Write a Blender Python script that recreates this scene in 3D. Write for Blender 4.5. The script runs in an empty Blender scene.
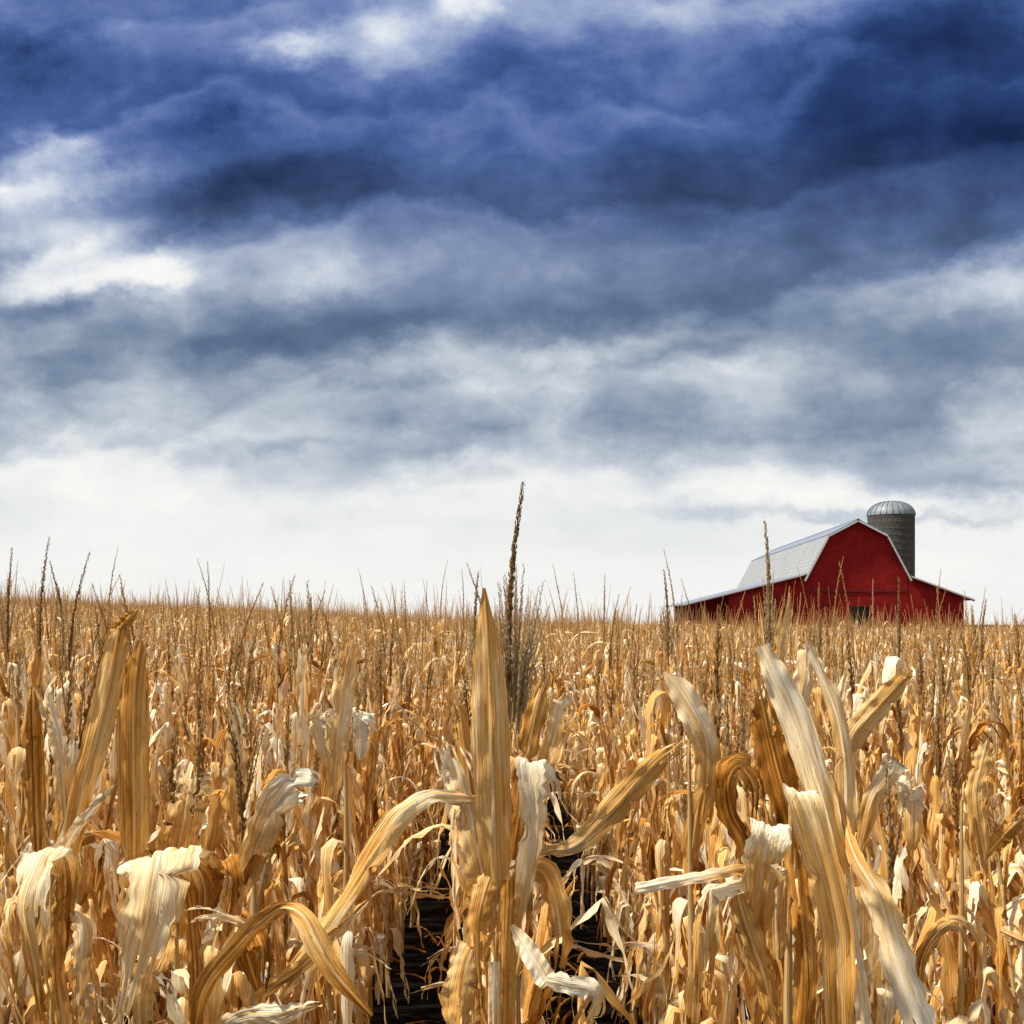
import bpy, bmesh, math, random
from mathutils import Vector, Matrix, Quaternion, noise as mnoise
R = math.radians
S = bpy.context.scene
COL = S.collection

# ------------------------------------------------------------------ camera, sky, sun
F, CX, HY, H = 1100.0, 512.0, 615.0, 2.25           # focal length in pixels, principal column, horizon row, eye height
cam = bpy.data.objects.new('camera', bpy.data.cameras.new('camera'))
COL.objects.link(cam)
cam.location = (0, 0, H)
cam.rotation_euler = (R(90), 0, 0)
cam.data.sensor_width = 36
cam.data.lens = F / 1024 * 36
cam.data.shift_y = (HY - 512) / 1024
cam.data.clip_start, cam.data.clip_end = 0.05, 20000
S.camera = cam
S.view_settings.view_transform = 'Standard'
S.view_settings.look = 'None'
S.view_settings.exposure = 0.5
S.view_settings.gamma = 1.0
S.view_settings.use_curve_mapping = False
S.cycles.max_bounces = 6
S.cycles.transparent_max_bounces = 8

SUN_AZ, SUN_EL = R(-98), R(54)                        # azimuth from +Y towards +X: sun high on the left
sd = bpy.data.lights.new('sun', 'SUN')
sd.energy, sd.angle, sd.color = 5.0, R(3.0), (1.0, 0.93, 0.80)
sun = bpy.data.objects.new('sun', sd)
COL.objects.link(sun)
sv = Vector((math.sin(SUN_AZ) * math.cos(SUN_EL), math.cos(SUN_AZ) * math.cos(SUN_EL), math.sin(SUN_EL)))
sun.rotation_euler = (-sv).to_track_quat('-Z', 'Y').to_euler()
sun.location = (0, 0, 60)


class NT:
    """small helper to write node trees"""
    def __init__(s, tree):
        s.t, s.n, s.l = tree, tree.nodes, tree.links
        s.n.clear()

    def node(s, typ, ins=None, **kw):
        x = s.n.new(typ)
        for k, v in kw.items():
            setattr(x, k, v)
        for k, v in (ins or {}).items():
            s.put(x.inputs[k], v)
        return x

    def put(s, sock, v):
        if isinstance(v, bpy.types.NodeSocket):
            s.l.new(v, sock)
        elif v is not None:
            sock.default_value = v

    def m(s, op, a, b=None, c=None, clamp=False):
        x = s.n.new('ShaderNodeMath')
        x.operation, x.use_clamp = op, clamp
        s.put(x.inputs[0], a)
        if b is not None: s.put(x.inputs[1], b)
        if c is not None: s.put(x.inputs[2], c)
        return x.outputs[0]

    def v(s, op, a, b=None, out=0):
        x = s.n.new('ShaderNodeVectorMath')
        x.operation = op
        s.put(x.inputs[0], a)
        if b is not None: s.put(x.inputs[1], b)
        return x.outputs[out]

    def xyz(s, x, y, z):
        return s.node('ShaderNodeCombineXYZ', {0: x, 1: y, 2: z}).outputs[0]

    def ramp(s, fac, stops, interp='LINEAR'):
        x = s.n.new('ShaderNodeValToRGB')
        x.color_ramp.interpolation = interp
        e = x.color_ramp.elements
        while len(e) > 1: e.remove(e[-1])
        for i, (p, c) in enumerate(stops):
            k = e[0] if i == 0 else e.new(p)
            k.position = p
            k.color = (*c, 1) if len(c) == 3 else c
        s.put(x.inputs[0], fac)
        return x.outputs[0]

    def mix(s, fac, a, b, blend='MIX'):
        x = s.n.new('ShaderNodeMix')
        x.data_type, x.blend_type = 'RGBA', blend
        s.put(x.inputs[0], fac)
        s.put(x.inputs[6], a if isinstance(a, bpy.types.NodeSocket) else (*a, 1))
        s.put(x.inputs[7], b if isinstance(b, bpy.types.NodeSocket) else (*b, 1))
        return x.outputs[2]

    def noise(s, vec, scale, detail=4, rough=.55, dist=0.0, out=0, lac=2.0):
        x = s.node('ShaderNodeTexNoise', {'Vector': vec, 'Scale': scale, 'Detail': detail, 'Roughness': rough, 'Distortion': dist, 'Lacunarity': lac})
        return x.outputs[out]

    def rng(s, val, a, b, c, d):
        x = s.node('ShaderNodeMapRange', {0: val, 1: a, 2: b, 3: c, 4: d})
        return x.outputs[0]


def build_sky():
    W = bpy.data.worlds.new('World')
    S.world = W
    W.use_nodes = True
    t = NT(W.node_tree)
    d = t.node('ShaderNodeTexCoord').outputs['Generated']
    d = t.v('NORMALIZE', d)
    sep = t.node('ShaderNodeSeparateXYZ', {0: d})
    x, y, z = sep.outputs
    nish = t.node('ShaderNodeTexSky', sky_type='NISHITA', sun_disc=False, sun_elevation=SUN_EL, sun_rotation=SUN_AZ % (2 * math.pi))
    # heading (tangent of the angles from north), measured in hundredths
    front = t.m('GREATER_THAN', y, 0.15)
    yc = t.m('MAXIMUM', y, 0.15)
    u = t.m('DIVIDE', x, yc)
    v = t.m('DIVIDE', z, yc)
    zc = t.m('MAXIMUM', z, 0.0)
    # the cloud deck seen in perspective, for wisps
    den = t.m('ADD', zc, 0.16)
    deck = t.xyz(t.m('DIVIDE', x, den), t.m('DIVIDE', y, den), 0.0)
    skew = t.node('ShaderNodeMapping', {0: deck, 'Rotation': (0, 0, R(12)), 'Scale': (1.0, 1.35, 1)}).outputs[0]
    n_big = t.noise(skew, 1.25, 7, .56, .25)
    n_fine = t.noise(t.v('ADD', skew, (7.3, 2.1, 0)), 4.2, 9, .60, .35)
    # warp the layout so that no edge is smooth
    flat = t.xyz(u, t.m('MULTIPLY', v, 1.5), 0.0)
    wcol = t.noise(flat, 5.5, 6, .58, 0, out=1)
    warp = t.v('MULTIPLY', t.v('SUBTRACT', wcol, (.5, .5, .5)), (.085, .050, 0))
    wcol2 = t.noise(flat, 22.0, 6, .62, 0, out=1)
    warp2 = t.v('MULTIPLY', t.v('SUBTRACT', wcol2, (.5, .5, .5)), (.052, .040, 0))
    uv = t.v('ADD', t.v('ADD', t.xyz(u, v, 0.0), warp), warp2)
    uvy = t.node('ShaderNodeSeparateXYZ', {0: uv}).outputs[1]
    # brightness of the deck by height above the horizon
    b = lambda val: (val, val, val)
    py = lambda p: (HY - p) / F / .7
    base = t.ramp(t.m('DIVIDE', uvy, .7, clamp=True),
                  [(py(615), b(.97)), (py(500), b(.95)), (py(462), b(.80)), (py(425), b(.69)), (py(385), b(.67)), (py(340), b(.55)),
                   (py(290), b(.51)), (py(200), b(.44)), (py(100), b(.37)), (py(0), b(.42)), (py(-120), b(.5))], 'B_SPLINE')
    blobs = [  # column, row, half width, half height, tilt, strength
        (130, 270, 80, 30, 4, .38), (160, 264, 30, 18, 0, .20), (36, 284, 70, 20, 10, .30), (70, 246, 60, 12, 22, .20), (180, 284, 60, 12, 0, .12), (60, 150, 46, 15, 5, .30), (25, 185, 56, 17, 5, .32), (100, 172, 44, 13, 10, .18), (60, 225, 70, 14, 10, .14), (15, 215, 60, 28, 0, .15), (120, 205, 70, 30, 20, .10),
        (292, 44, 46, 15, 6, .36), (385, 32, 46, 40, -20, .36), (470, 4, 36, 26, 0, .44), (430, 70, 60, 24, 0, .10), (540, 30, 40, 34, 0, .18), (650, 2, 80, 20, 0, .22),
        (795, 4, 70, 20, 10, .20), (60, 20, 70, 20, 0, .16), (335, 276, 60, 18, 6, .22), (300, 238, 120, 24, 0, .07), (470, 222, 190, 26, 10, .07), (610, 262, 120, 20, 14, .05), (600, 178, 330, 36, 12, -.10), (285, 108, 26, 22, 0, .10),
        (655, 336, 90, 15, 12, .17), (985, 285, 85, 24, 10, .22), (430, 364, 190, 12, 4, .10), (330, 334, 230, 12, 4, -.14), (960, 30, 120, 36, 10, -.12), (700, 366, 160, 12, 0, .05), (960, 375, 110, 14, 0, .07), (30, 345, 90, 10, 0, .12),
        (140, 440, 190, 18, 0, .10), (600, 290, 130, 26, 10, .06), (900, 245, 110, 20, 12, .04),
        (30, 66, 74, 40, 10, -.26), (205, 122, 84, 24, 12, -.20), (235, 188, 112, 26, 10, -.30), (330, 170, 90, 34, 12, -.12), (420, 95, 110, 34, 10, -.06),
        (760, 165, 230, 56, 20, -.12), (975, 125, 150, 64, 24, -.25), (925, 215, 170, 40, 8, -.18), (690, 205, 110, 40, 14, -.10), (900, 60, 110, 34, 15, -.06),
        (985, 245, 90, 22, 0, -.10), (130, 335, 230, 22, 4, -.13), (470, 312, 300, 24, 6, -.10), (830, 325, 220, 30, -2, -.12), (62, 303, 66, 13, 4, -.20),
        (60, 382, 95, 13, 2, -.15), (380, 398, 95, 20, 8, -.08), (600, 412, 250, 22, 2, -.05), (860, 444, 250, 26, -2, -.16), (965, 486, 120, 14, -5, -.26),
        (270, 452, 80, 9, 3, -.14), (440, 452, 80, 10, 3, -.12), (470, 425, 110, 14, 0, -.10), (905, 517, 115, 6, 2, -.20), (745, 514, 90, 6, -2, -.15), (430, 520, 220, 9, 0, -.05),
        (680, 540, 220, 12, 0, -.04), (880, 400, 200, 20, 0, -.05)]
    tot = None
    for (cx, cy, rx, ry, rot, amp) in blobs:
        q = t.node('ShaderNodeMapping', {0: uv, 'Location': ((cx - CX) / F, (HY - cy) / F, 0), 'Rotation': (0, 0, R(rot)), 'Scale': (rx / F, ry / F, 1)}, vector_type='TEXTURE').outputs[0]
        q = t.m('POWER', .42, t.v('DOT_PRODUCT', q, q, out=1))
        tot = t.m('MULTIPLY', q, amp) if tot is None else t.m('MULTIPLY_ADD', q, amp, tot)
    tot = t.m('MULTIPLY', tot, front)
    # wisps: weaker near the bright horizon
    wamp = t.ramp(t.m('DIVIDE', v, .7, clamp=True), [(py(615), b(.06)), (py(500), b(.12)), (py(430), b(.42)), (py(300), b(.40)), (py(100), b(.46))])
    tilt = t.node('ShaderNodeMapping', {0: flat, 'Rotation': (0, 0, R(-17)), 'Scale': (3.3, 3.1, 1)}).outputs[0]
    puff = t.rng(t.noise(tilt, 1.25, 10, .58, .25), .40, .60, -.5, .5)
    puff2 = t.rng(t.noise(t.v('ADD', tilt, (4.4, 9.1, 0)), 3.1, 8, .58, .15), .38, .62, -.5, .5)
    puff3 = t.rng(t.noise(t.v('ADD', tilt, (1.4, 5.1, 0)), 8.5, 6, .62, .2), .36, .64, -.5, .5)
    wisp = t.m('ADD', t.m('MULTIPLY', t.m('SUBTRACT', n_big, .5), .12), t.m('MULTIPLY', t.m('SUBTRACT', n_fine, .5), .06))
    wisp = t.m('ADD', wisp, t.m('ADD', t.m('MULTIPLY', puff, .22), t.m('MULTIPLY_ADD', puff3, .07, t.m('MULTIPLY', puff2, .22))))
    bankc = t.node('ShaderNodeMapping', {0: flat, 'Rotation': (0, 0, R(-6)), 'Location': (3.3, 1.7, 0), 'Scale': (5.5, 7.0, 1)}).outputs[0]
    bank = t.rng(t.noise(t.v('ADD', bankc, t.v('MULTIPLY', warp2, (5, 5, 0))), 1.0, 9, .58, .2), .42, .58, -.5, .5)
    bmask = t.ramp(t.m('DIVIDE', v, .7, clamp=True), [(py(560), b(.0)), (py(515), b(.06)), (py(470), b(.15)), (py(370), b(.14)), (py(320), b(.07)), (py(250), b(0))])
    tot = t.m('MULTIPLY_ADD', bank, bmask, tot)
    # layers of stratus: a dark underside with a crisp lower edge, paler towards the top of each layer
    lw = t.noise(t.v('ADD', tilt, (2.2, 6.4, 0)), .75, 9, .56, .2)
    s_ = t.m('ADD', t.m('SUBTRACT', t.m('MULTIPLY', v, 8.5), t.m('MULTIPLY', u, 1.3)), t.m('ADD', t.m('MULTIPLY', t.m('SUBTRACT', lw, .5), 2.8), t.m('MULTIPLY', puff2, .16)))
    saw = t.ramp(t.m('FRACT', s_), [(0, b(.5)), (.07, b(.0)), (.55, b(.55)), (.92, b(1)), (1, b(.5))])
    smask = t.ramp(t.m('DIVIDE', v, .7, clamp=True), [(py(540), b(0)), (py(470), b(.10)), (py(380), b(.17)), (py(250), b(.17)), (py(60), b(.13))])
    tot = t.m('MULTIPLY_ADD', t.m('SUBTRACT', saw, .5), smask, tot)
    L = t.m('ADD', t.m('ADD', base, tot), t.m('MULTIPLY', wisp, wamp), clamp=True)
    high = t.ramp(L, [(0, (.006, .016, .070)), (.20, (.020, .048, .165)), (.36, (.062, .118, .33)), (.50, (.155, .225, .47)), (.66, (.36, .44, .65)), (.82, (.68, .73, .84)), (.94, (.93, .94, .97)), (1, (.98, .98, .98))])
    low = t.ramp(L, [(0, (.04, .07, .14)), (.3, (.115, .170, .275)), (.48, (.230, .295, .41)), (.62, (.39, .45, .54)), (.76, (.58, .63, .70)), (.90, (.84, .855, .855)), (1, (.955, .95, .915))])
    hi = t.rng(v, (HY - 335) / F, (HY - 130) / F, 0.0, 1.0)
    cloud = t.mix(hi, low, high)
    # a thin gap of open sky shows through the brightest deck
    air = t.v('MULTIPLY', nish.outputs[0], (.1, .1, .1))
    colr = t.mix(t.rng(n_big, .3, .7, .93, 1.0), air, cloud)
    colr = t.v('MULTIPLY', colr, (.71, .71, .71))
    # behind the eye: unseen cloudy sky, made bright and warm as added fill light
    rear_fill = t.mix(puff, (.52, .46, .38), (.90, .80, .67))
    rear_fill = t.mix(t.rng(n_big, .42, .62, 0, .5), rear_fill, (.62, .66, .74))
    colr = t.mix(t.rng(y, -.30, .12, 1, 0), colr, rear_fill)
    colr = t.v('MULTIPLY', colr, (10, 10, 10))
    bg = t.node('ShaderNodeBackground', {0: colr, 1: 0.1})
    out = t.node('ShaderNodeOutputWorld')
    t.l.new(bg.outputs[0], out.inputs[0])


build_sky()


# ------------------------------------------------------------------ materials
def material(name):
    mt = bpy.data.materials.new(name)
    mt.use_nodes = True
    t = NT(mt.node_tree)
    out = t.node('ShaderNodeOutputMaterial')
    return mt, t, out


def principled(t, out, color, rough=.8, bump=None, bstr=.3, bdist=.02, metal=0.0, spec=.3):
    p = t.node('ShaderNodeBsdfPrincipled', {'Base Color': color if isinstance(color, bpy.types.NodeSocket) else (*color, 1), 'Roughness': rough, 'Metallic': metal, 'Specular IOR Level': spec})
    if bump is not None:
        bn = t.node('ShaderNodeBump', {'Strength': bstr, 'Distance': bdist, 'Height': bump})
        t.l.new(bn.outputs[0], p.inputs['Normal'])
    if out is not None: t.l.new(p.outputs[0], out.inputs[0])
    return p


def leaf_material(name, stops, transl=.27):
    mt, t, out = material(name)
    uv = t.node('ShaderNodeUVMap', uv_map='UVMap').outputs[0]
    su = t.node('ShaderNodeSeparateXYZ', {0: uv})
    tone = t.node('ShaderNodeAttribute', attribute_name='tone').outputs['Fac']
    rnd = t.node('ShaderNodeObjectInfo').outputs['Random']
    off = t.m('MULTIPLY', rnd, 37.0)
    off2 = t.m('MULTIPLY', tone, 11.0)
    fib = t.noise(t.xyz(t.m('MULTIPLY', su.outputs[0], 210.0), t.m('MULTIPLY', su.outputs[1], 3.5), t.m('ADD', off, off2)), 1.0, 3, .6)
    fin = t.noise(t.xyz(t.m('MULTIPLY', su.outputs[0], 520.0), t.m('MULTIPLY', su.outputs[1], 4.0), off), 1.0, 2, .6)
    patch = t.noise(t.xyz(t.m('MULTIPLY', su.outputs[0], 30.0), t.m('MULTIPLY', su.outputs[1], 7.0), t.m('ADD', off, 5.0)), 1.0, 5, .62)
    spot = t.noise(t.xyz(t.m('MULTIPLY', su.outputs[0], 120.0), t.m('MULTIPLY', su.outputs[1], 70.0), off), 1.0, 3, .6)
    k = t.m('ADD', tone, t.m('MULTIPLY', t.m('SUBTRACT', rnd, .5), .16))
    k = t.m('ADD', k, t.m('MULTIPLY', t.m('SUBTRACT', fib, .5), .52))
    k = t.m('ADD', k, t.m('MULTIPLY', t.m('SUBTRACT', fin, .5), .60))
    k = t.m('ADD', k, t.m('MULTIPLY', t.m('SUBTRACT', patch, .5), .50))
    k = t.m('SUBTRACT', k, t.m('MULTIPLY', t.rng(spot, .64, .74, 0, 1), .18))
    ax = t.m('ABSOLUTE', su.outputs[0])
    rib = t.rng(ax, .0012, .0034, .13, 0.0)
    flank = t.m('MULTIPLY', t.rng(ax, .0026, .0034, 0.0, .13), t.rng(ax, .0034, .0062, 1.0, 0.0))
    k = t.m('SUBTRACT', t.m('ADD', k, rib), flank, clamp=True)
    colr = t.ramp(k, stops)
    hgt = t.m('ADD', t.m('MULTIPLY', fib, .7), t.m('MULTIPLY', fin, .3))
    p = principled(t, None, colr, .82, hgt, 1.0, .006, spec=.08)
    bn = p.inputs['Normal'].links[0].from_socket
    tr = t.node('ShaderNodeBsdfTranslucent', {0: colr, 1: bn})
    mx = t.node('ShaderNodeMixShader', {0: transl, 1: p.outputs[0], 2: tr.outputs[0]})
    t.l.new(mx.outputs[0], out.inputs[0])
    return mt


STOPS = [(0, (.050, .016, .004)), (.16, (.15, .052, .009)), (.34, (.41, .165, .022)), (.50, (.66, .335, .080)), (.66, (.79, .49, .165)), (.80, (.86, .68, .41)), (.93, (.88, .79, .58)), (1, (.91, .86, .70))]
M_LEAF = leaf_material('dry_corn_leaf', STOPS)
M_STALK = leaf_material('dry_corn_stalk', [(0, (.07, .03, .012)), (.25, (.25, .12, .035)), (.5, (.47, .29, .10)), (.75, (.62, .46, .23)), (1, (.75, .64, .42))], .02)
M_TASSEL = leaf_material('dry_tassel', [(0, (.06, .026, .012)), (.25, (.20, .095, .036)), (.5, (.48, .27, .095)), (.75, (.68, .46, .20)), (1, (.78, .62, .38))], .30)


def soil_material():
    mt, t, out = material('dark_field_soil')
    o = t.node('ShaderNodeTexCoord').outputs['Object']
    a = t.noise(o, 1.3, 6, .6)
    c = t.noise(o, 26.0, 6, .65)
    lit = t.noise(t.v('ADD', o, (3, 1, 0)), 9.0, 5, .7)
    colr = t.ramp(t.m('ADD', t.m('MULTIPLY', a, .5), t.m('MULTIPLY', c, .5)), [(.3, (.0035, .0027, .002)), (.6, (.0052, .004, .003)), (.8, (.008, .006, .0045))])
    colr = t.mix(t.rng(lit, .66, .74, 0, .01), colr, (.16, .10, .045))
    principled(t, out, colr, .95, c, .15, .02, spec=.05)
    return mt


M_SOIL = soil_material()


def barn_red():
    mt, t, out = material('weathered_red_boards')
    o = t.node('ShaderNodeTexCoord').outputs['Object']
    s = t.node('ShaderNodeSeparateXYZ', {0: o})
    streak = t.noise(t.xyz(t.m('MULTIPLY', s.outputs[0], 5.0), t.m('MULTIPLY', s.outputs[1], 5.0), t.m('MULTIPLY', s.outputs[2], .5)), 1.0, 5, .65)
    grime = t.noise(o, .45, 5, .6)
    row = t.m('FRACT', t.m('DIVIDE', s.outputs[2], .30))
    groove = t.m('MULTIPLY', t.m('LESS_THAN', row, .16), 1.0)
    boardn = t.noise(t.xyz(t.m('MULTIPLY', s.outputs[0], .25), t.m('MULTIPLY', s.outputs[1], .25), t.m('FLOOR', t.m('DIVIDE', s.outputs[2], .30))), 3.1, 2, .5)
    k = t.m('ADD', t.m('MULTIPLY', streak, .45), t.m('ADD', t.m('MULTIPLY', grime, .35), t.m('MULTIPLY', boardn, .3)))
    colr = t.ramp(k, [(.30, (.085, .003, .004)), (.52, (.185, .006, .007)), (.68, (.275, .011, .011)), (.82, (.33, .034, .026))])
    colr = t.mix(t.m('MULTIPLY', groove, .28), colr, (.05, .004, .005))
    principled(t, out, colr, .75, t.m('SUBTRACT', t.m('MULTIPLY', streak, .3), groove), .5, .03, spec=.15)
    return mt


def roof_mat(name, c0, c1, rough):
    mt, t, out = material(name)
    o = t.node('ShaderNodeTexCoord').outputs['Object']
    s = t.node('ShaderNodeSeparateXYZ', {0: o})
    br = t.node('ShaderNodeTexBrick', {'Vector': t.xyz(s.outputs[1], t.m('ADD', s.outputs[2], t.m('MULTIPLY', s.outputs[0], .3)), 0.0), 'Color1': (*c0, 1), 'Color2': (*c1, 1),
                                        'Mortar': (c0[0] * .6, c0[1] * .6, c0[2] * .62, 1), 'Scale': 1.0, 'Mortar Size': .03, 'Brick Width': .8, 'Row Height': .45})
    st = t.noise(t.xyz(t.m('MULTIPLY', s.outputs[1], 1.2), t.m('MULTIPLY', s.outputs[2], .4), t.m('MULTIPLY', s.outputs[0], .4)), 1.0, 6, .65)
    colr = t.mix(t.rng(st, .42, .75, 0, .5), br.outputs[0], (c0[0] * .62, c0[1] * .60, c0[2] * .58))
    principled(t, out, colr, rough, br.outputs[1], .3, .02, metal=.15, spec=.4)
    return mt


M_RED = barn_red()
M_ROOF = roof_mat('pale_grey_sheet_roof', (.33, .345, .35), (.37, .385, .39), .5)
M_ROOFB = roof_mat('blue_grey_sheet_roof', (.25, .30, .36), (.29, .34, .40), .45)


def simple(name, c0, c1, rough=.7, scale=4.0, metal=0.0):
    mt, t, out = material(name)
    o = t.node('ShaderNodeTexCoord').outputs['Object']
    n = t.noise(o, scale, 5, .6)
    principled(t, out, t.ramp(n, [(.3, c0), (.7, c1)]), rough, n, .3, .02, metal=metal)
    return mt


M_TRIM = simple('grey_painted_trim', (.42, .45, .49), (.56, .59, .62))
M_DARKTRIM = simple('dark_red_trim', (.06, .006, .008), (.10, .01, .012))
M_POST = simple('weathered_post', (.16, .10, .07), (.26, .17, .12))
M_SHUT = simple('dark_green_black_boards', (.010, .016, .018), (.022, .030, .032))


def silo_mat():
    mt, t, out = material('grey_concrete_staves')
    uv = t.node('ShaderNodeUVMap', uv_map='UVMap').outputs[0]
    o = t.node('ShaderNodeTexCoord').outputs['Object']
    br = t.node('ShaderNodeTexBrick', {'Vector': uv, 'Color1': (.074, .070, .062, 1), 'Color2': (.056, .053, .048, 1), 'Mortar': (.030, .028, .026, 1), 'Scale': 1.0, 'Mortar Size': .05, 'Brick Width': .62, 'Row Height': .85}, offset=.5)
    n = t.noise(o, 1.1, 6, .65)
    st = t.noise(t.v('MULTIPLY', o, (2.5, 2.5, .25)), 1.0, 5, .6)
    colr = t.mix(t.rng(n, .45, .7, 0, .55), br.outputs[0], (.105, .10, .085))
    colr = t.mix(t.rng(st, .52, .75, 0, .6), colr, (.055, .052, .05))
    principled(t, out, colr, .9, br.outputs[1], .4, .05)
    return mt


def dome_mat():
    mt, t, out = material('galvanised_dome_metal')
    o = t.node('ShaderNodeTexCoord').outputs['Object']
    n = t.noise(t.v('MULTIPLY', o, (3, 3, .6)), 1.0, 5, .6)
    principled(t, out, t.ramp(n, [(.3, (.15, .18, .21)), (.7, (.25, .28, .31))]), .6, n, .2, .02, metal=.2, spec=.4)
    return mt


M_SILO, M_DOME = silo_mat(), dome_mat()
M_RIB = simple('dark_galvanised_rib', (.10, .12, .15), (.16, .19, .22), .5, 4, .5)


# ------------------------------------------------------------------ object helpers
def tag(o, label=None, cat=None, group=None, kind=None):
    for k, v_ in (('label', label), ('category', cat), ('group', group), ('kind', kind)):
        if v_: o[k] = v_
    return o


def link_obj(name, mesh, parent=None, mat=None):
    if mat is not None and not mesh.materials: mesh.materials.append(mat)
    o = bpy.data.objects.new(name, mesh)
    COL.objects.link(o)
    if parent is not None: o.parent = parent
    return o


def empty(name, loc, rz=0.0):
    o = bpy.data.objects.new(name, None)
    o.empty_display_size = .2
    o.location = loc
    o.rotation_euler = (0, 0, rz)
    COL.objects.link(o)
    return o


def bm_mesh(bm, name, smooth=False):
    bmesh.ops.recalc_face_normals(bm, faces=bm.faces)
    me = bpy.data.meshes.new(name)
    bm.to_mesh(me)
    bm.free()
    if smooth:
        for p in me.polygons: p.use_smooth = True
    return me


# ------------------------------------------------------------------ terrain
def sstep(a, b, x):
    k = min(1, max(0, (x - a) / (b - a)))
    return k * k * (3 - 2 * k)


def ground_z(x, y):
    xl = max(-70.0, min(70.0, x))
    z = -.044 * xl if xl < 0 else -.008 * xl
    z -= .0078 * y
    z *= sstep(4, 22, y)
    z += .18 * math.sin(x * .05 + y * .031) * sstep(12, 45, y)
    z -= 3.0 * sstep(170, 420, math.hypot(x, y))
    return z


def build_ground():
    bm = bmesh.new()
    def axis(lo, hi):
        v_ = [0.0]
        st = .8
        while v_[-1] < hi:
            v_.append(v_[-1] + st)
            st *= 1.06 if v_[-1] > 12 else 1.0
        w = [0.0]
        st = .8
        while w[-1] > lo:
            w.append(w[-1] - st)
            st *= 1.06 if w[-1] < -12 else 1.0
        return sorted(set(v_ + w))
    xs, ys = axis(-3500, 3500), axis(-400, 6000)
    grid = [[bm.verts.new((x, y, ground_z(x, y))) for x in xs] for y in ys]
    for j in range(len(ys) - 1):
        for i in range(len(xs) - 1):
            bm.faces.new((grid[j][i], grid[j][i + 1], grid[j + 1][i + 1], grid[j + 1][i]))
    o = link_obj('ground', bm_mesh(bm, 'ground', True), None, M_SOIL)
    tag(o, 'dark bare soil between the corn rows', None, None, 'structure')


build_ground()


# ------------------------------------------------------------------ barn
def prism(bm, poly, y0, y1):
    """closed prism: poly in (x, z), from y0 to y1"""
    a = [bm.verts.new((x, y0, z)) for x, z in poly]
    b = [bm.verts.new((x, y1, z)) for x, z in poly]
    n = len(poly)
    bm.faces.new(a)
    bm.faces.new(b[::-1])
    for i in range(n):
        bm.faces.new((a[i], b[i], b[(i + 1) % n], a[(i + 1) % n]))


def sheet(bm, p0, p1, th, y0, y1):
    """a thin roof slab lying on the line p0-p1 (x, z)"""
    d = Vector((p1[0] - p0[0], p1[1] - p0[1])).normalized()
    n = Vector((-d.y, d.x))
    if n.y < 0: n = -n
    prism(bm, [p0, p1, (p1[0] + n.x * th, p1[1] + n.y * th), (p0[0] + n.x * th, p0[1] + n.y * th)], y0, y1)


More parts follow.
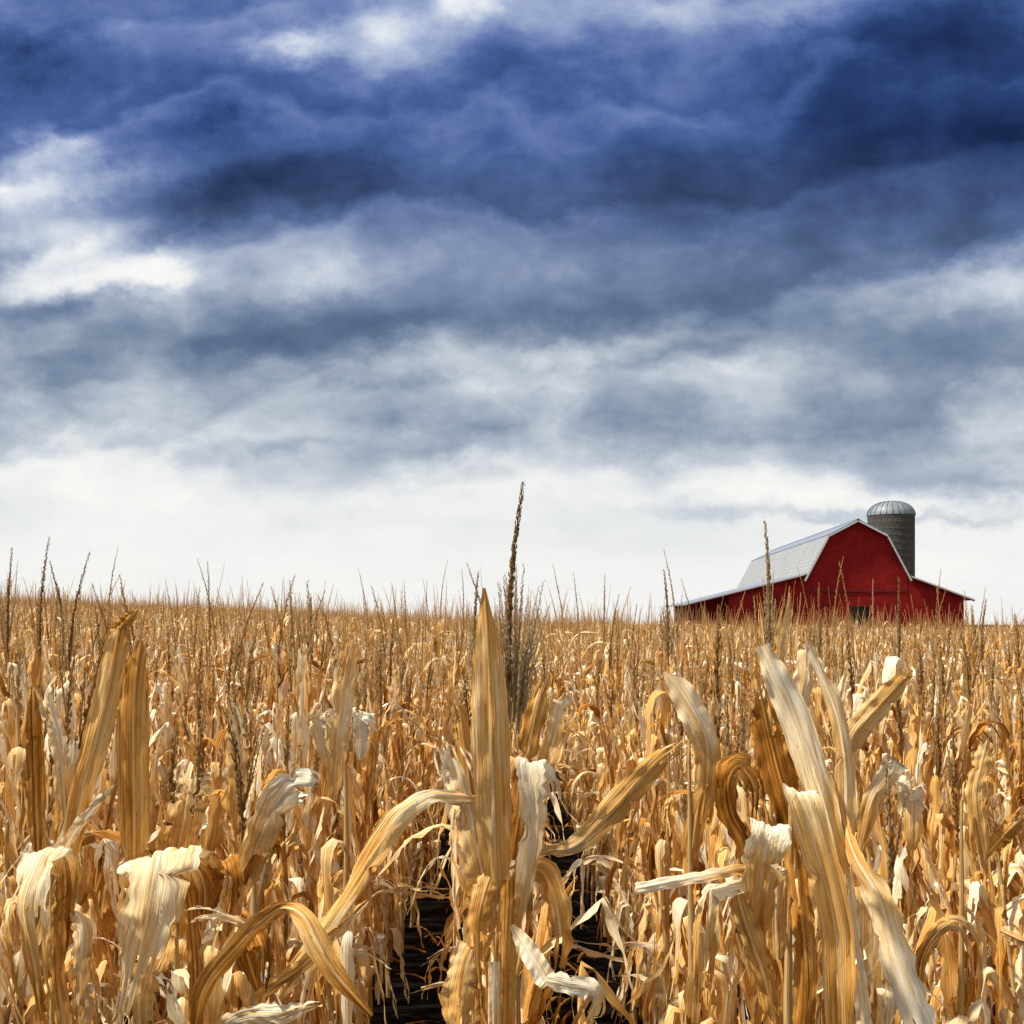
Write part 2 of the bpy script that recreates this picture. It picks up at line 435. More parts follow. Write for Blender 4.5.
def build_barn():
    D = 112.0
    k = D / F
    bx = (857 - CX) * k
    gz = ground_z(bx, D) - .3
    yaw = -math.atan(82 / F)
    barn = tag(empty('barn', (bx, D, gz), yaw), 'red wooden barn with grey gambrel roof and a long lean-to shed on each side', 'barn')
    Z = lambda py_: H + (HY - py_) * k - gz
    LEN = 54.0
    pk, brk, ev = (0, Z(521)), (2.87, Z(536)), (5.0, Z(576))
    # front gable, gambrel outline around a low opening
    dx0, dx1, dz = -.5, 1.2, Z(607)
    bm = bmesh.new()
    def top(x):
        a = abs(x)
        if a <= brk[0]: return pk[1] + (brk[1] - pk[1]) * a / brk[0]
        return brk[1] + (ev[1] - brk[1]) * (a - brk[0]) / (ev[0] - brk[0])
    cut = [-ev[0], -brk[0], dx0, 0, dx1, brk[0], ev[0]]
    V = {}
    def vv(x, z):
        key = (round(x, 4), round(z, 4))
        if key not in V: V[key] = bm.verts.new((x, 0, z))
        return V[key]
    for a, b in zip(cut[:-1], cut[1:]):
        inside = a >= dx0 - 1e-6 and b <= dx1 + 1e-6
        lo = dz if inside else 0.0
        ring = [vv(a, lo), vv(b, lo)]
        if not inside:
            if abs(b - dx0) < 1e-6: ring.append(vv(b, dz))
        ring += [vv(b, top(b)), vv(a, top(a))]
        if not inside and abs(a - dx1) < 1e-6: ring.append(vv(a, dz))
        bm.faces.new(ring)
    r = bmesh.ops.extrude_face_region(bm, geom=bm.faces[:])
    bmesh.ops.translate(bm, verts=[g for g in r['geom'] if isinstance(g, bmesh.types.BMVert)], vec=(0, .2, 0))
    # side walls and back gable behind it
    prism(bm, [(-ev[0], 0), (-ev[0] + .2, 0), (-ev[0] + .2, ev[1] - .05), (-ev[0], ev[1] - .05)], .203, LEN - .203)
    prism(bm, [(ev[0] - .2, 0), (ev[0], 0), (ev[0], ev[1] - .05), (ev[0] - .2, ev[1] - .05)], .203, LEN - .203)
    prism(bm, [(-ev[0], 0), (ev[0], 0), ev, brk, pk, (-brk[0], brk[1]), (-ev[0], ev[1])], LEN - .2, LEN)
    link_obj('wall', bm_mesh(bm, 'barn_wall'), barn, M_RED)
    # doorway: frame and a half shut door set back in the wall
    bm = bmesh.new()
    prism(bm, [(dx0 - .16, 0), (dx0, 0), (dx0, dz), (dx0 - .16, dz)], -.05, -.003)
    prism(bm, [(dx1, 0), (dx1 + .16, 0), (dx1 + .16, dz), (dx1, dz)], -.05, -.003)
    prism(bm, [(dx0 - .16, dz + .002), (dx1 + .16, dz + .002), (dx1 + .16, dz + .18), (dx0 - .16, dz + .18)], -.06, -.003)
    link_obj('door_frame', bm_mesh(bm, 'door_frame'), barn, M_DARKTRIM)
    bm = bmesh.new()
    for i in range(6):
        x0 = dx0 + .02 + i * .278
        prism(bm, [(x0, .05), (x0 + .26, .05), (x0 + .26, dz - .03), (x0, dz - .03)], .12, .16)
    door = link_obj('door', bm_mesh(bm, 'door'), barn, M_SHUT)
    bm = bmesh.new()
    prism(bm, [(dx0 + .02, 1.1), (dx1 - .04, 1.1), (dx1 - .04, 1.26), (dx0 + .02, 1.26)], .085, .118)
    link_obj('door_rail', bm_mesh(bm, 'door_rail'), door, M_DARKTRIM)
    bm = bmesh.new()
    prism(bm, [(dx0 + .02, 2.5), (dx1 - .04, 2.5), (dx1 - .04, 2.66), (dx0 + .02, 2.66)], .085, .118)
    link_obj('door_rail', bm_mesh(bm, 'door_rail'), door, M_DARKTRIM)
    # belt board across the gable
    bm = bmesh.new()
    zb = Z(592)
    prism(bm, [(-ev[0], zb), (ev[0], zb), (ev[0], zb + .16), (-ev[0], zb + .16)], -.07, -.004)
    link_obj('belt_board', bm_mesh(bm, 'belt_board'), barn, M_DARKTRIM)
    # main roof: two slopes each side
    oh = .55
    bm = bmesh.new()
    sheet(bm, (-.02, pk[1] + .03), (-brk[0] - .04, brk[1] + .03), .12, -oh, LEN + oh)
    sheet(bm, (.02, pk[1] + .03), (brk[0] + .04, brk[1] + .03), .12, -oh, LEN + oh)
    link_obj('upper_roof', bm_mesh(bm, 'upper_roof'), barn, M_ROOFB)
    bm = bmesh.new()
    e2 = (ev[0] + .28, ev[1] - .50)
    sheet(bm, (-brk[0] - .02, brk[1] - .02), (-e2[0], e2[1]), .12, -oh + .02, LEN + oh - .02)
    sheet(bm, (brk[0] + .02, brk[1] - .02), (e2[0], e2[1]), .12, -oh + .02, LEN + oh - .02)
    link_obj('lower_roof', bm_mesh(bm, 'lower_roof'), barn, M_ROOF)
    bm = bmesh.new()
    prism(bm, [(-.22, pk[1] + .10), (0, pk[1] + .24), (.22, pk[1] + .10), (0, pk[1] + .17)], -oh - .02, LEN + oh)
    link_obj('ridge_cap', bm_mesh(bm, 'ridge_cap'), barn, M_ROOFB)
    # barge boards along the gable edge
    bm = bmesh.new()
    for s in (-1, 1):
        sheet(bm, (s * .0 + s * .01, pk[1] - .11), (s * (brk[0] + .02), brk[1] - .11), .13, -oh - .05, -oh - .003)
        sheet(bm, (s * (brk[0] + .03), brk[1] - .16), (s * (e2[0] - .05), e2[1] - .05), .13, -oh - .05, -oh + .01)
    link_obj('barge_board', bm_mesh(bm, 'barge_board'), barn, M_TRIM)
    # lean-to sheds
    def lean(name, s, x_in, z_in, x_wall, z_wall, x_tip, length, open_from=None):
        slope = (z_wall - z_in) / (abs(x_wall) - abs(x_in))
        zt = lambda x: z_in + slope * (abs(x) - abs(x_in))
        xe = open_from if open_from is not None else x_wall
        bm = bmesh.new()
        prism(bm, [(s * (abs(x_in) + .004), 0), (s * abs(xe), 0), (s * abs(xe), zt(xe)), (s * (abs(x_in) + .004), zt(x_in))], .03, .2)
        if open_from is not None:
            prism(bm, [(s * (abs(xe) + .002), 0), (s * abs(x_wall), 0), (s * abs(x_wall), zt(x_wall)), (s * (abs(xe) + .002), zt(xe))], 2.2, 2.4)
            prism(bm, [(s * (abs(xe) - .2), 0), (s * abs(xe), 0), (s * abs(xe), zt(xe) - .02), (s * (abs(xe) - .2), zt(xe) - .02)], .203, 2.4)
        prism(bm, [(s * (abs(x_wall) - .2), 0), (s * abs(x_wall), 0), (s * abs(x_wall), zt(x_wall) - .02), (s * (abs(x_wall) - .2), zt(x_wall) - .02)], .25 if open_from is None else 2.405, length)
        prism(bm, [(s * (abs(x_in) + .004), 0), (s * abs(x_wall), 0), (s * abs(x_wall), zt(x_wall)), (s * (abs(x_in) + .004), zt(x_in))], length + .003, length + .2)
        w = link_obj('shed_wall', bm_mesh(bm, 'shed_wall'), barn, M_RED)
        bm = bmesh.new()
        sheet(bm, (s * (abs(x_in) + .02), zt(x_in) + .02), (s * abs(x_tip), zt(x_tip) + .02), .12, -.45, length + .5)
        rf = link_obj('shed_roof', bm_mesh(bm, 'shed_roof'), barn, M_ROOFB if s < 0 else M_ROOF)
        bm = bmesh.new()
        sheet(bm, (s * (abs(x_in) + .35), zt(abs(x_in) + .35) - .10), (s * (abs(x_tip) + .04), zt(abs(x_tip) + .04) - .10), .11, -.50, -.455)
        link_obj('fascia', bm_mesh(bm, 'fascia'), rf, M_DARKTRIM)
        bm = bmesh.new()
        sheet(bm, (s * (abs(x_in) + .35), zt(abs(x_in) + .35) + .012), (s * (abs(x_tip) + .04), zt(abs(x_tip) + .04) + .012), .14, -.50, -.455)
        link_obj('drip_edge', bm_mesh(bm, 'drip_edge'), rf, M_TRIM)
        if open_from is not None:
            bm = bmesh.new()
            prism(bm, [(s * (abs(x_wall) - .18), 0), (s * abs(x_wall), 0), (s * abs(x_wall), zt(x_wall) - .01), (s * (abs(x_wall) - .18), zt(x_wall) - .01)], .03, .21)
            link_obj('corner_post', bm_mesh(bm, 'corner_post'), barn, M_POST)
    lean('l', -1, 5.0, Z(574.5), 16.3, Z(602.5), 17.5, 30.0, 12.9)
    lean('r', 1, 5.0, Z(576.5), 10.6, Z(597.5), 11.45, 20.0)


build_barn()


def build_silo():
    D = 140.0
    k = D / F
    x = (891 - CX) * k
    gz = ground_z(x, D) - .3
    root = tag(empty('silo', (x, D, gz)), 'tall grey stave silo with a ribbed metal dome behind the red barn', 'silo')
    rad = 22.6 * k
    z1 = H + (HY - 516) * k - gz
    z2 = H + (HY - 501.5) * k - gz
    N = 48
    bm = bmesh.new()
    uvl = bm.loops.layers.uv.new('UVMap')
    rings = [0, z1 * .25, z1 * .5, z1 * .75, z1]
    vs = [[bm.verts.new((rad * math.cos(a * 2 * math.pi / N), rad * math.sin(a * 2 * math.pi / N), z)) for a in range(N)] for z in rings]
    for j in range(len(rings) - 1):
        for i in range(N):
            f = bm.faces.new((vs[j][i], vs[j][(i + 1) % N], vs[j + 1][(i + 1) % N], vs[j + 1][i]))
            f.smooth = True
            for lp, (ii, zz) in zip(f.loops, ((i, rings[j]), (i + 1, rings[j]), (i + 1, rings[j + 1]), (i, rings[j + 1]))):
                lp[uvl].uv = (ii / N * 2 * math.pi * rad, zz)
    me = bpy.data.meshes.new('tower')
    bm.to_mesh(me); bm.free()
    link_obj('tower', me, root, M_SILO)
    # steel hoops round the staves
    bm = bmesh.new()
    zz = 1.2
    while zz < z1 - .4:
        a = [[bm.verts.new(((rad + r_) * math.cos(i * 2 * math.pi / N), (rad + r_) * math.sin(i * 2 * math.pi / N), zz + h_)) for i in range(N)] for r_, h_ in ((.005, -.03), (.04, -.02), (.04, .02), (.005, .03))]
        for j in range(3):
            for i in range(N):
                bm.faces.new((a[j][i], a[j][(i + 1) % N], a[j + 1][(i + 1) % N], a[j + 1][i]))
        zz += .85
    link_obj('hoop', bm_mesh(bm, 'hoop'), root, M_RIB)
    # dome
    hd = z2 - z1
    bm = bmesh.new()
    J = 10
    prof = [(rad * 1.02 * math.cos(j / J * math.pi / 2) ** .85 if j < J else 0, z1 + .02 + hd * math.sin(j / J * math.pi / 2)) for j in range(J + 1)]
    rows = [[bm.verts.new((r_ * math.cos(i * 2 * math.pi / N), r_ * math.sin(i * 2 * math.pi / N), z)) for i in range(N)] for r_, z in prof[:-1]]
    tip = bm.verts.new((0, 0, prof[-1][1]))
    for j in range(J - 1):
        for i in range(N):
            bm.faces.new((rows[j][i], rows[j][(i + 1) % N], rows[j + 1][(i + 1) % N], rows[j + 1][i]))
    for i in range(N): bm.faces.new((rows[-1][i], rows[-1][(i + 1) % N], tip))
    dome = link_obj('dome', bm_mesh(bm, 'dome', True), root, M_DOME)
    bm = bmesh.new()
    for q in range(24):
        a = q * 2 * math.pi / 24
        ca, sa = math.cos(a), math.sin(a)
        pa = []
        for r_, z in prof:
            row = []
            for off, up in ((-.035, 0), (-.035, .06), (.035, .06), (.035, 0)):
                rr = r_ + up
                row.append(bm.verts.new((rr * ca - off * sa, rr * sa + off * ca, z + up * .5)))
            pa.append(row)
        for j in range(len(pa) - 1):
            for m_ in range(3):
                bm.faces.new((pa[j][m_], pa[j][m_ + 1], pa[j + 1][m_ + 1], pa[j + 1][m_]))
    link_obj('seam', bm_mesh(bm, 'seam'), dome, M_RIB)


build_silo()


# ------------------------------------------------------------------ corn: meshes
class MB:
    """collects vertices, uv (metres) and tone"""
    def __init__(s): s.v, s.f, s.uv, s.tone = [], [], [], []

    def add(s, co, uv, tone):
        s.v.append(tuple(co)); s.uv.append(uv); s.tone.append(tone)
        return len(s.v) - 1

    def mesh(s, name, mat, loc=None):
        me = bpy.data.meshes.new(name)
        vs = s.v if loc is None else [(a - loc[0], b - loc[1], c - loc[2]) for a, b, c in s.v]
        me.from_pydata(vs, [], s.f)
        u = me.uv_layers.new(name='UVMap')
        flat = []
        for f in s.f:
            for i in f: flat += s.uv[i]
        u.data.foreach_set('uv', flat)
        at = me.attributes.new('tone', 'FLOAT', 'POINT')
        at.data.foreach_set('value', s.tone)
        me.polygons.foreach_set('use_smooth', [True] * len(s.f))
        me.materials.append(mat)
        return me

    def join(s, o):
        n = len(s.v)
        s.v += o.v; s.uv += o.uv; s.tone += o.tone
        s.f += [tuple(i + n for i in f) for f in o.f]


def catmull(pts, n):
    """resample a list of Vectors (any size) to n+1 points"""
    P = [pts[0] * 2 - pts[1]] + pts + [pts[-1] * 2 - pts[-2]]
    m = len(pts) - 1
    out = []
    for i in range(n + 1):
        s = i / n * m
        k = min(int(s), m - 1)
        t = s - k
        a, b, c, d = P[k:k + 4]
        out.append(.5 * (2 * b + (c - a) * t + (2 * a - 5 * b + 4 * c - d) * t * t + (3 * b - a - 3 * c + d) * t ** 3))
    return out


def lerp_list(L, t):
    s = t * (len(L) - 1)
    k = min(int(s), len(L) - 2)
    return L[k] + (L[k + 1] - L[k]) * (s - k)


def blade(mb, path, sides, width, curl, tone, rng, ripple=.010, cols=6, tear=.3, pleat=.10, edge=1.0):
    """leaf blade: path points, side vectors, half width / curl / tone as functions of t"""
    n = len(path) - 1
    ph, fr = rng.uniform(0, 6.3), rng.uniform(3, 6)
    ph2, fr2 = rng.uniform(0, 6.3), rng.uniform(6, 11)
    u0 = rng.uniform(-3, 3)
    v0 = rng.uniform(0, 9)
    idx = []
    ln = 0.0
    seed = rng.uniform(0, 99)
    pl = [rng.uniform(-1, 1) for _ in range(cols + 1)]
    pl = [p_ * .6 + (.5 if k_ % 2 else -.5) for k_, p_ in enumerate(pl)]
    notch = [[(rng.uniform(.15, .97), rng.uniform(.15, .75), rng.uniform(.6, 1.5) / n) for _ in range(int(tear * 11))] for _ in (0, 1)]
    cuts = []                                            # splits running up from the tip
    if tear > .12:
        for _ in range(rng.choice([1, 1, 2, 3]) if cols >= 6 else 1):
            cuts.append((rng.randint(1, cols - 2), rng.uniform(.40, .82), rng.uniform(-1, 1)))
    ends = [1.0 if tear <= .05 else rng.uniform(.86 - .2 * tear, 1.0) for _ in range(cols)]
    for i in range(n + 1):
        t = i / n
        tg = (path[min(i + 1, n)] - path[max(i - 1, 0)]).normalized()
        sd_ = (sides[i] - tg * sides[i].dot(tg))
        sd_ = sd_.normalized() if sd_.length > 1e-5 else tg.orthogonal().normalized()
        nm = sd_.cross(tg)
        w, c = width(t), curl(t)
        if i: ln += (path[i] - path[i - 1]).length
        cutw = [1.0, 1.0]
        for k_ in (0, 1):
            for t0, dp, hw in notch[k_]:
                cutw[k_] = min(cutw[k_], 1 - dp * max(0, 1 - abs(t - t0) / hw))
        row = []
        for j in range(cols + 1):
            q = j / cols * 2 - 1
            ww = w * (1 + edge * (.22 * mnoise.noise((seed + q * 1.5, ln * 30, 0)) + .22 * mnoise.noise((seed + q * 3, ln * 90, 5))) * abs(q) ** 2)
            ww *= cutw[0] if q < 0 else cutw[1]
            a = c * q
            rr = ww / c if abs(c) > .05 else None
            lx = rr * math.sin(a) if rr else ww * q
            lz = rr * (1 - math.cos(a)) if rr else 0.0
            # edges wave, midrib stands proud
            lz += ripple * q * abs(q) * math.sin(fr * t * 2 * math.pi + ph + (2 if q > 0 else 0)) * min(1, t * 4)
            lz += ripple * .45 * math.sin(fr2 * t * 2 * math.pi + ph2 + q * 4) * abs(q)
            lz += .16 * w * mnoise.noise((seed + q * 2.2, ln * 14, 3.1))
            lz += pleat * w * pl[j] * (.6 + .8 * mnoise.noise((seed + j * .7, ln * 5, 8)))
            lz -= .10 * w * max(0, 1 - abs(q) * 3)
            for cj, ct, cd in cuts:
                if j > cj and t > ct:
                    lz += cd * (t - ct) * .10
                    lx += abs(cd) * (t - ct) * .03
            tn = tone(t) + .10 * mnoise.noise((seed + 9, q * 1.6, ln * 6))
            row.append(mb.add(path[i] + sd_ * lx + nm * lz, (q * max(w, .008), v0 + ln), tn))
        idx.append(row)
    for i in range(n):
        for j in range(cols):
            if (i + 1) / n > ends[j] + .001: continue
            if any(j == cj and i / n > ct for cj, ct, cd in cuts): continue
            mb.f.append((idx[i][j], idx[i][j + 1], idx[i + 1][j + 1], idx[i + 1][j]))


def tube(mb, path, rad, tone, sides=7, cap=True):
    n = len(path) - 1
    rows = []
    ref = Vector((1, 0, 0))
    ln = 0
    for i in range(n + 1):
        tg = (path[min(i + 1, n)] - path[max(i - 1, 0)]).normalized()
        a = (ref - tg * ref.dot(tg)).normalized()
        b = tg.cross(a)
        if i: ln += (path[i] - path[i - 1]).length
        rows.append([mb.add(path[i] + (a * math.cos(k / sides * 2 * math.pi) + b * math.sin(k / sides * 2 * math.pi)) * rad(i / n), (k / sides * .06, ln), tone(i / n)) for k in range(sides)])
    for i in range(n):
        for k in range(sides):
            mb.f.append((rows[i][k], rows[i][(k + 1) % sides], rows[i + 1][(k + 1) % sides], rows[i + 1][k]))
    if cap: mb.f.append(tuple(rows[-1]))


def spike(mb, path, rad, tone, rng, per=90.0, size=.010, dark=0.0):
    """a tassel branch: thin stem with small husks lying along it"""
    tube(mb, path, lambda t: rad * (1 - .8 * t), lambda t: tone + .05, 5)
    L_ = sum((path[i + 1] - path[i]).length for i in range(len(path) - 1))
    n = int(L_ * per)
    for q in range(n):
        t = .12 + .88 * (q + rng.random()) / n
        p = lerp_list(path, min(t, .999))
        i = min(int(t * (len(path) - 1)), len(path) - 2)
        tg = (path[i + 1] - path[i]).normalized()
        a = Quaternion(tg, rng.uniform(0, 6.28)) @ tg.orthogonal().normalized()
        sz = size * rng.uniform(.7, 1.25) * (1 - .62 * t * t)
        e = tg.cross(a)
        p0 = p + a * rad * .6
        tip = p0 + tg * sz + a * sz * rng.uniform(.08, .30)
        mid = (p0 + tip) / 2
        w = sz * .17
        tn = tone + rng.uniform(-.2, .2) - dark * t
        v0 = mb.add(p0, (rng.random(), rng.random()), tn)
        v1 = mb.add(mid + e * w, (rng.random(), rng.random()), tn)
        v2 = mb.add(tip, (rng.random(), rng.random()), tn + .1)
        v3 = mb.add(mid - e * w, (rng.random(), rng.random()), tn)
        v4 = mb.add(mid + a * w * 1.3, (rng.random(), rng.random()), tn + .05)
        mb.f += [(v0, v1, v4), (v1, v2, v4), (v2, v3, v4), (v3, v0, v4)]


def leaf_width(W, t, base=.55, power=2.0):
    k = base + (1 - base) * min(1.0, t / .18)
    return max(.0012, W * k * max(0.0, 1 - t ** power) ** .75)


def wild_leaf(rng, origin, az, L_, W, style, seg=20, tone0=None):
    """a dried corn leaf growing from the stalk: style hang / arch / up / snap"""
    mb = MB()
    out = Vector((math.cos(az), math.sin(az), 0))
    side0 = Vector((-math.sin(az), math.cos(az), 0))
    th0 = R({'hang': rng.uniform(10, 30), 'arch': rng.uniform(12, 30), 'up': rng.uniform(3, 12), 'snap': rng.uniform(12, 42)}[style])
    th1 = R({'hang': rng.uniform(166, 186), 'arch': rng.uniform(105, 160), 'up': rng.uniform(4, 40), 'snap': rng.uniform(155, 182)}[style])
    tb = {'hang': rng.uniform(.05, .26), 'arch': rng.uniform(.3, .5), 'up': rng.uniform(.6, .85), 'snap': rng.uniform(.3, .6)}[style]
    sharp = {'hang': rng.uniform(.02, .08), 'arch': rng.uniform(.15, .3), 'up': .35, 'snap': .02}[style]
    p = origin.copy()
    path, sides = [p.copy()], [side0.copy()]
    st = L_ / seg
    wob = rng.uniform(0, 99)
    daz = rng.uniform(-.9, .9)
    tw = rng.uniform(-2.4, 2.4) if style != 'up' else rng.uniform(-1.2, 1.2)
    for i in range(seg):
        t = (i + .5) / seg
        k = 1 / (1 + math.exp(-(t - tb) / sharp * 2.2))
        k0 = 1 / (1 + math.exp(tb / sharp * 2.2))
        th = th0 + (th1 - th0) * (k - k0) / (1 - k0) + .26 * mnoise.noise((wob, t * 4.2, 0))
        a = az + daz * t + .55 * mnoise.noise((wob, 7, t * 3.5))
        d_ = Vector((math.cos(a) * math.sin(th), math.sin(a) * math.sin(th), math.cos(th)))
        p = p + d_ * st
        path.append(p.copy())
        sides.append(Quaternion(d_, tw * t * t + .5 * mnoise.noise((wob, 3, t * 4))) @ Vector((-math.sin(a), math.cos(a), 0)))
    tn = tone0 if tone0 is not None else min(.82, max(.20, rng.gauss(.655, .165)))
    bleach = rng.uniform(-.05, .22)
    c0, c1 = rng.uniform(.1, .6), rng.uniform(.3, 1.5)
    blade(mb, path, sides, lambda t: leaf_width(W, t), lambda t: c0 + (c1 - c0) * t,
          lambda t: tn + bleach * math.exp(-((t - tb) / .22) ** 2) - (.12 if t < .06 else 0), rng, ripple=rng.uniform(.003, .010), tear=rng.uniform(.1, .6), pleat=.14)
    return mb


def wild_stalk(rng, h):
    mb = MB()
    pts = []
    lean = Vector((rng.gauss(0, .035), rng.gauss(0, .035), 0))
    n = 10
    for i in range(n + 1):
        t = i / n
        pts.append(Vector((rng.gauss(0, .006), rng.gauss(0, .006), h * t)) + lean * h * t * t)
    pts[0] = Vector((0, 0, -.03))
    path = catmull(pts, 40)
    tb = rng.uniform(.42, .68)
    def rad(t):
        f = (t * 10) % 1
        return (.0125 - .0075 * t) * (1 + .20 * math.exp(-(f / .12) ** 2) + .16 * (1 - f))
    tube(mb, path, rad, lambda t: tb + (-.18 if ((t * 10) % 1) < .09 else .06 * math.sin(t * 60)), 7)
    return mb, path


def wild_tassel(rng, top, tg, h, nb, per):
    mb = MB()
    tn = rng.uniform(.36, .78)
    up = (tg * .6 + Vector((0, 0, 1))).normalized()
    bend = Vector((rng.gauss(0, .10), rng.gauss(0, .10), 0))
    spike(mb, [top + up * h * t + bend * h * t * t for t in (0, .25, .5, .75, 1)], .0068, tn - .03, rng, per * 2.8, .027)
    for b in range(nb):
        a = rng.uniform(0, 6.28)
        s0 = rng.uniform(.02, .32)
        L_ = h * rng.uniform(.38, .72)
        sp = rng.uniform(.05, .24)
        p0 = top + up * h * s0 + bend * h * s0 * s0
        o = Vector((math.cos(a), math.sin(a), 0))
        dr = rng.uniform(-.05, .10)
        spike(mb, [p0 + up * L_ * t + o * L_ * sp * (t ** .8) - Vector((0, 0, 1)) * L_ * dr * t * t for t in (0, .33, .66, 1)], .0030, tn + rng.uniform(-.05, .12), rng, per * 1.6, .013)
    return mb


def wild_ear(rng, origin, az):
    """a drooping ear in loose papery husks"""
    mb = MB()
    th = R(rng.choice([rng.uniform(20, 45), rng.uniform(120, 165)]))
    d_ = Vector((math.cos(az) * math.sin(th), math.sin(az) * math.sin(th), math.cos(th)))
    L_ = rng.uniform(.17, .24)
    path = [origin + d_ * L_ * i / 8 for i in range(9)]
    tube(mb, path, lambda t: .004 + .021 * math.sin(min(1, t * 1.02 + .06) * math.pi) ** .7, lambda t: .62, 9)
    for q in range(5):
        a = q / 5 * 6.28 + rng.uniform(-.4, .4)
        s0 = Quaternion(d_, a) @ d_.orthogonal().normalized()
        pts = [origin + d_ * L_ * 1.2 * t + s0 * (.024 * math.sin(t * 2.7) + .05 * max(0, t - .75) * rng.uniform(-.5, 3)) for t in (0, .2, .4, .6, .8, 1)]
        sd_ = d_.cross(s0)
        tn = rng.uniform(.42, .70)
        blade(mb, catmull(pts, 10), [sd_] * 11, lambda t: .024 * math.sin((t * .9 + .1) * math.pi) ** .6 + .002, lambda t: -.9, lambda t: tn + .1 * t, rng, .004, 4, .3)
    return mb


def wild_plant(seed, h=None, per=70.0, leaves=None, tall=(.30, .48)):
    """list of (part name, MB, material)"""
    rng = random.Random(seed)
    h = h or rng.uniform(1.80, 2.02)
    st, path = wild_stalk(rng, h)
    parts = [('stalk', st, M_STALK)]
    az = rng.uniform(0, 6.28)
    nl = leaves or rng.randint(18, 21)
    for i in range(nl):
        f = .20 + .78 * (i + rng.uniform(-.3, .3)) / (nl - 1)
        f = min(.985, max(.12, f))
        o = lerp_list(path, f)
        az += math.pi + rng.gauss(0, .5)
        r_ = rng.random()
        if f > .62: style = 'up' if r_ < .40 else ('arch' if r_ < .50 else ('snap' if r_ < .70 else 'hang'))
        else: style = 'hang' if r_ < .66 else ('snap' if r_ < .86 else ('arch' if r_ < .93 else 'up'))
        L_ = rng.uniform(.42, .78) * (1 if f < .85 else .72)
        if style == 'up': L_ = min(L_, max(.26, 1.06 * h - o.z + .10))
        W = rng.uniform(.015, .044) * (1 if f < .9 else .85)
        parts.append(('leaf', wild_leaf(rng, o, az, L_, W, style), M_LEAF))
    for q in range(1 if rng.random() < .7 else 0):
        parts.append(('ear', wild_ear(rng, lerp_list(path, rng.uniform(.45, .62)), rng.uniform(0, 6.28)), M_LEAF))
    tg = (path[-1] - path[-3]).normalized()
    parts.append(('tassel', wild_tassel(rng, path[-1], tg, rng.uniform(*tall), rng.choice([1, 1, 2, 3, 3, 4]), per), M_TASSEL))
    return parts


# ------------------------------------------------------------------ corn: hand placed plants at the front
def P(px, py, d): return Vector(((px - CX) / F * d, d, H - (py - HY) / F * d))


def hero_leaf(pts, widths, tones, seed, roll=0.0, rolls=None, curl=(.5, .9), ripple=.004, tear=.25, seg=48, cols=12, side=None, pleat=.10, edge=None):
    """leaf given by stations (px, py, depth); widths in px at those stations (full width)"""
    rng = random.Random(seed)
    W = [P(*p) for p in pts]
    path = catmull(W, seg)
    mb = MB()
    sides = []
    for i in range(seg + 1):
        tg = (path[min(i + 1, seg)] - path[max(i - 1, 0)]).normalized()
        view = (path[i] - Vector((0, 0, H))).normalized()
        s = tg.cross(view)
        if s.length < 1e-4: s = Vector((1, 0, 0))
        s.normalize()
        if side: s = Vector((side[0], side[2] if len(side) > 2 else 0, side[1])).normalized()
        r_ = lerp_list(rolls, i / seg) if rolls else roll
        sides.append(Quaternion(tg, R(r_ + 14 * mnoise.noise((seed * 1.7, i / seg * 3, 0)))) @ s)
    dd = [p[2] for p in pts]
    blade(mb, path, sides, lambda t: max(.0012, min(1, .4 + 5 * t) * lerp_list(widths, t) / 2 / F * lerp_list(dd, t) * .98),
          lambda t: .55 * (curl[0] + (curl[1] - curl[0]) * t), lambda t: lerp_list(tones, t), rng, ripple, cols, tear, pleat, edge if edge is not None else (.35 if tear <= .1 else 1.0))
    return mb


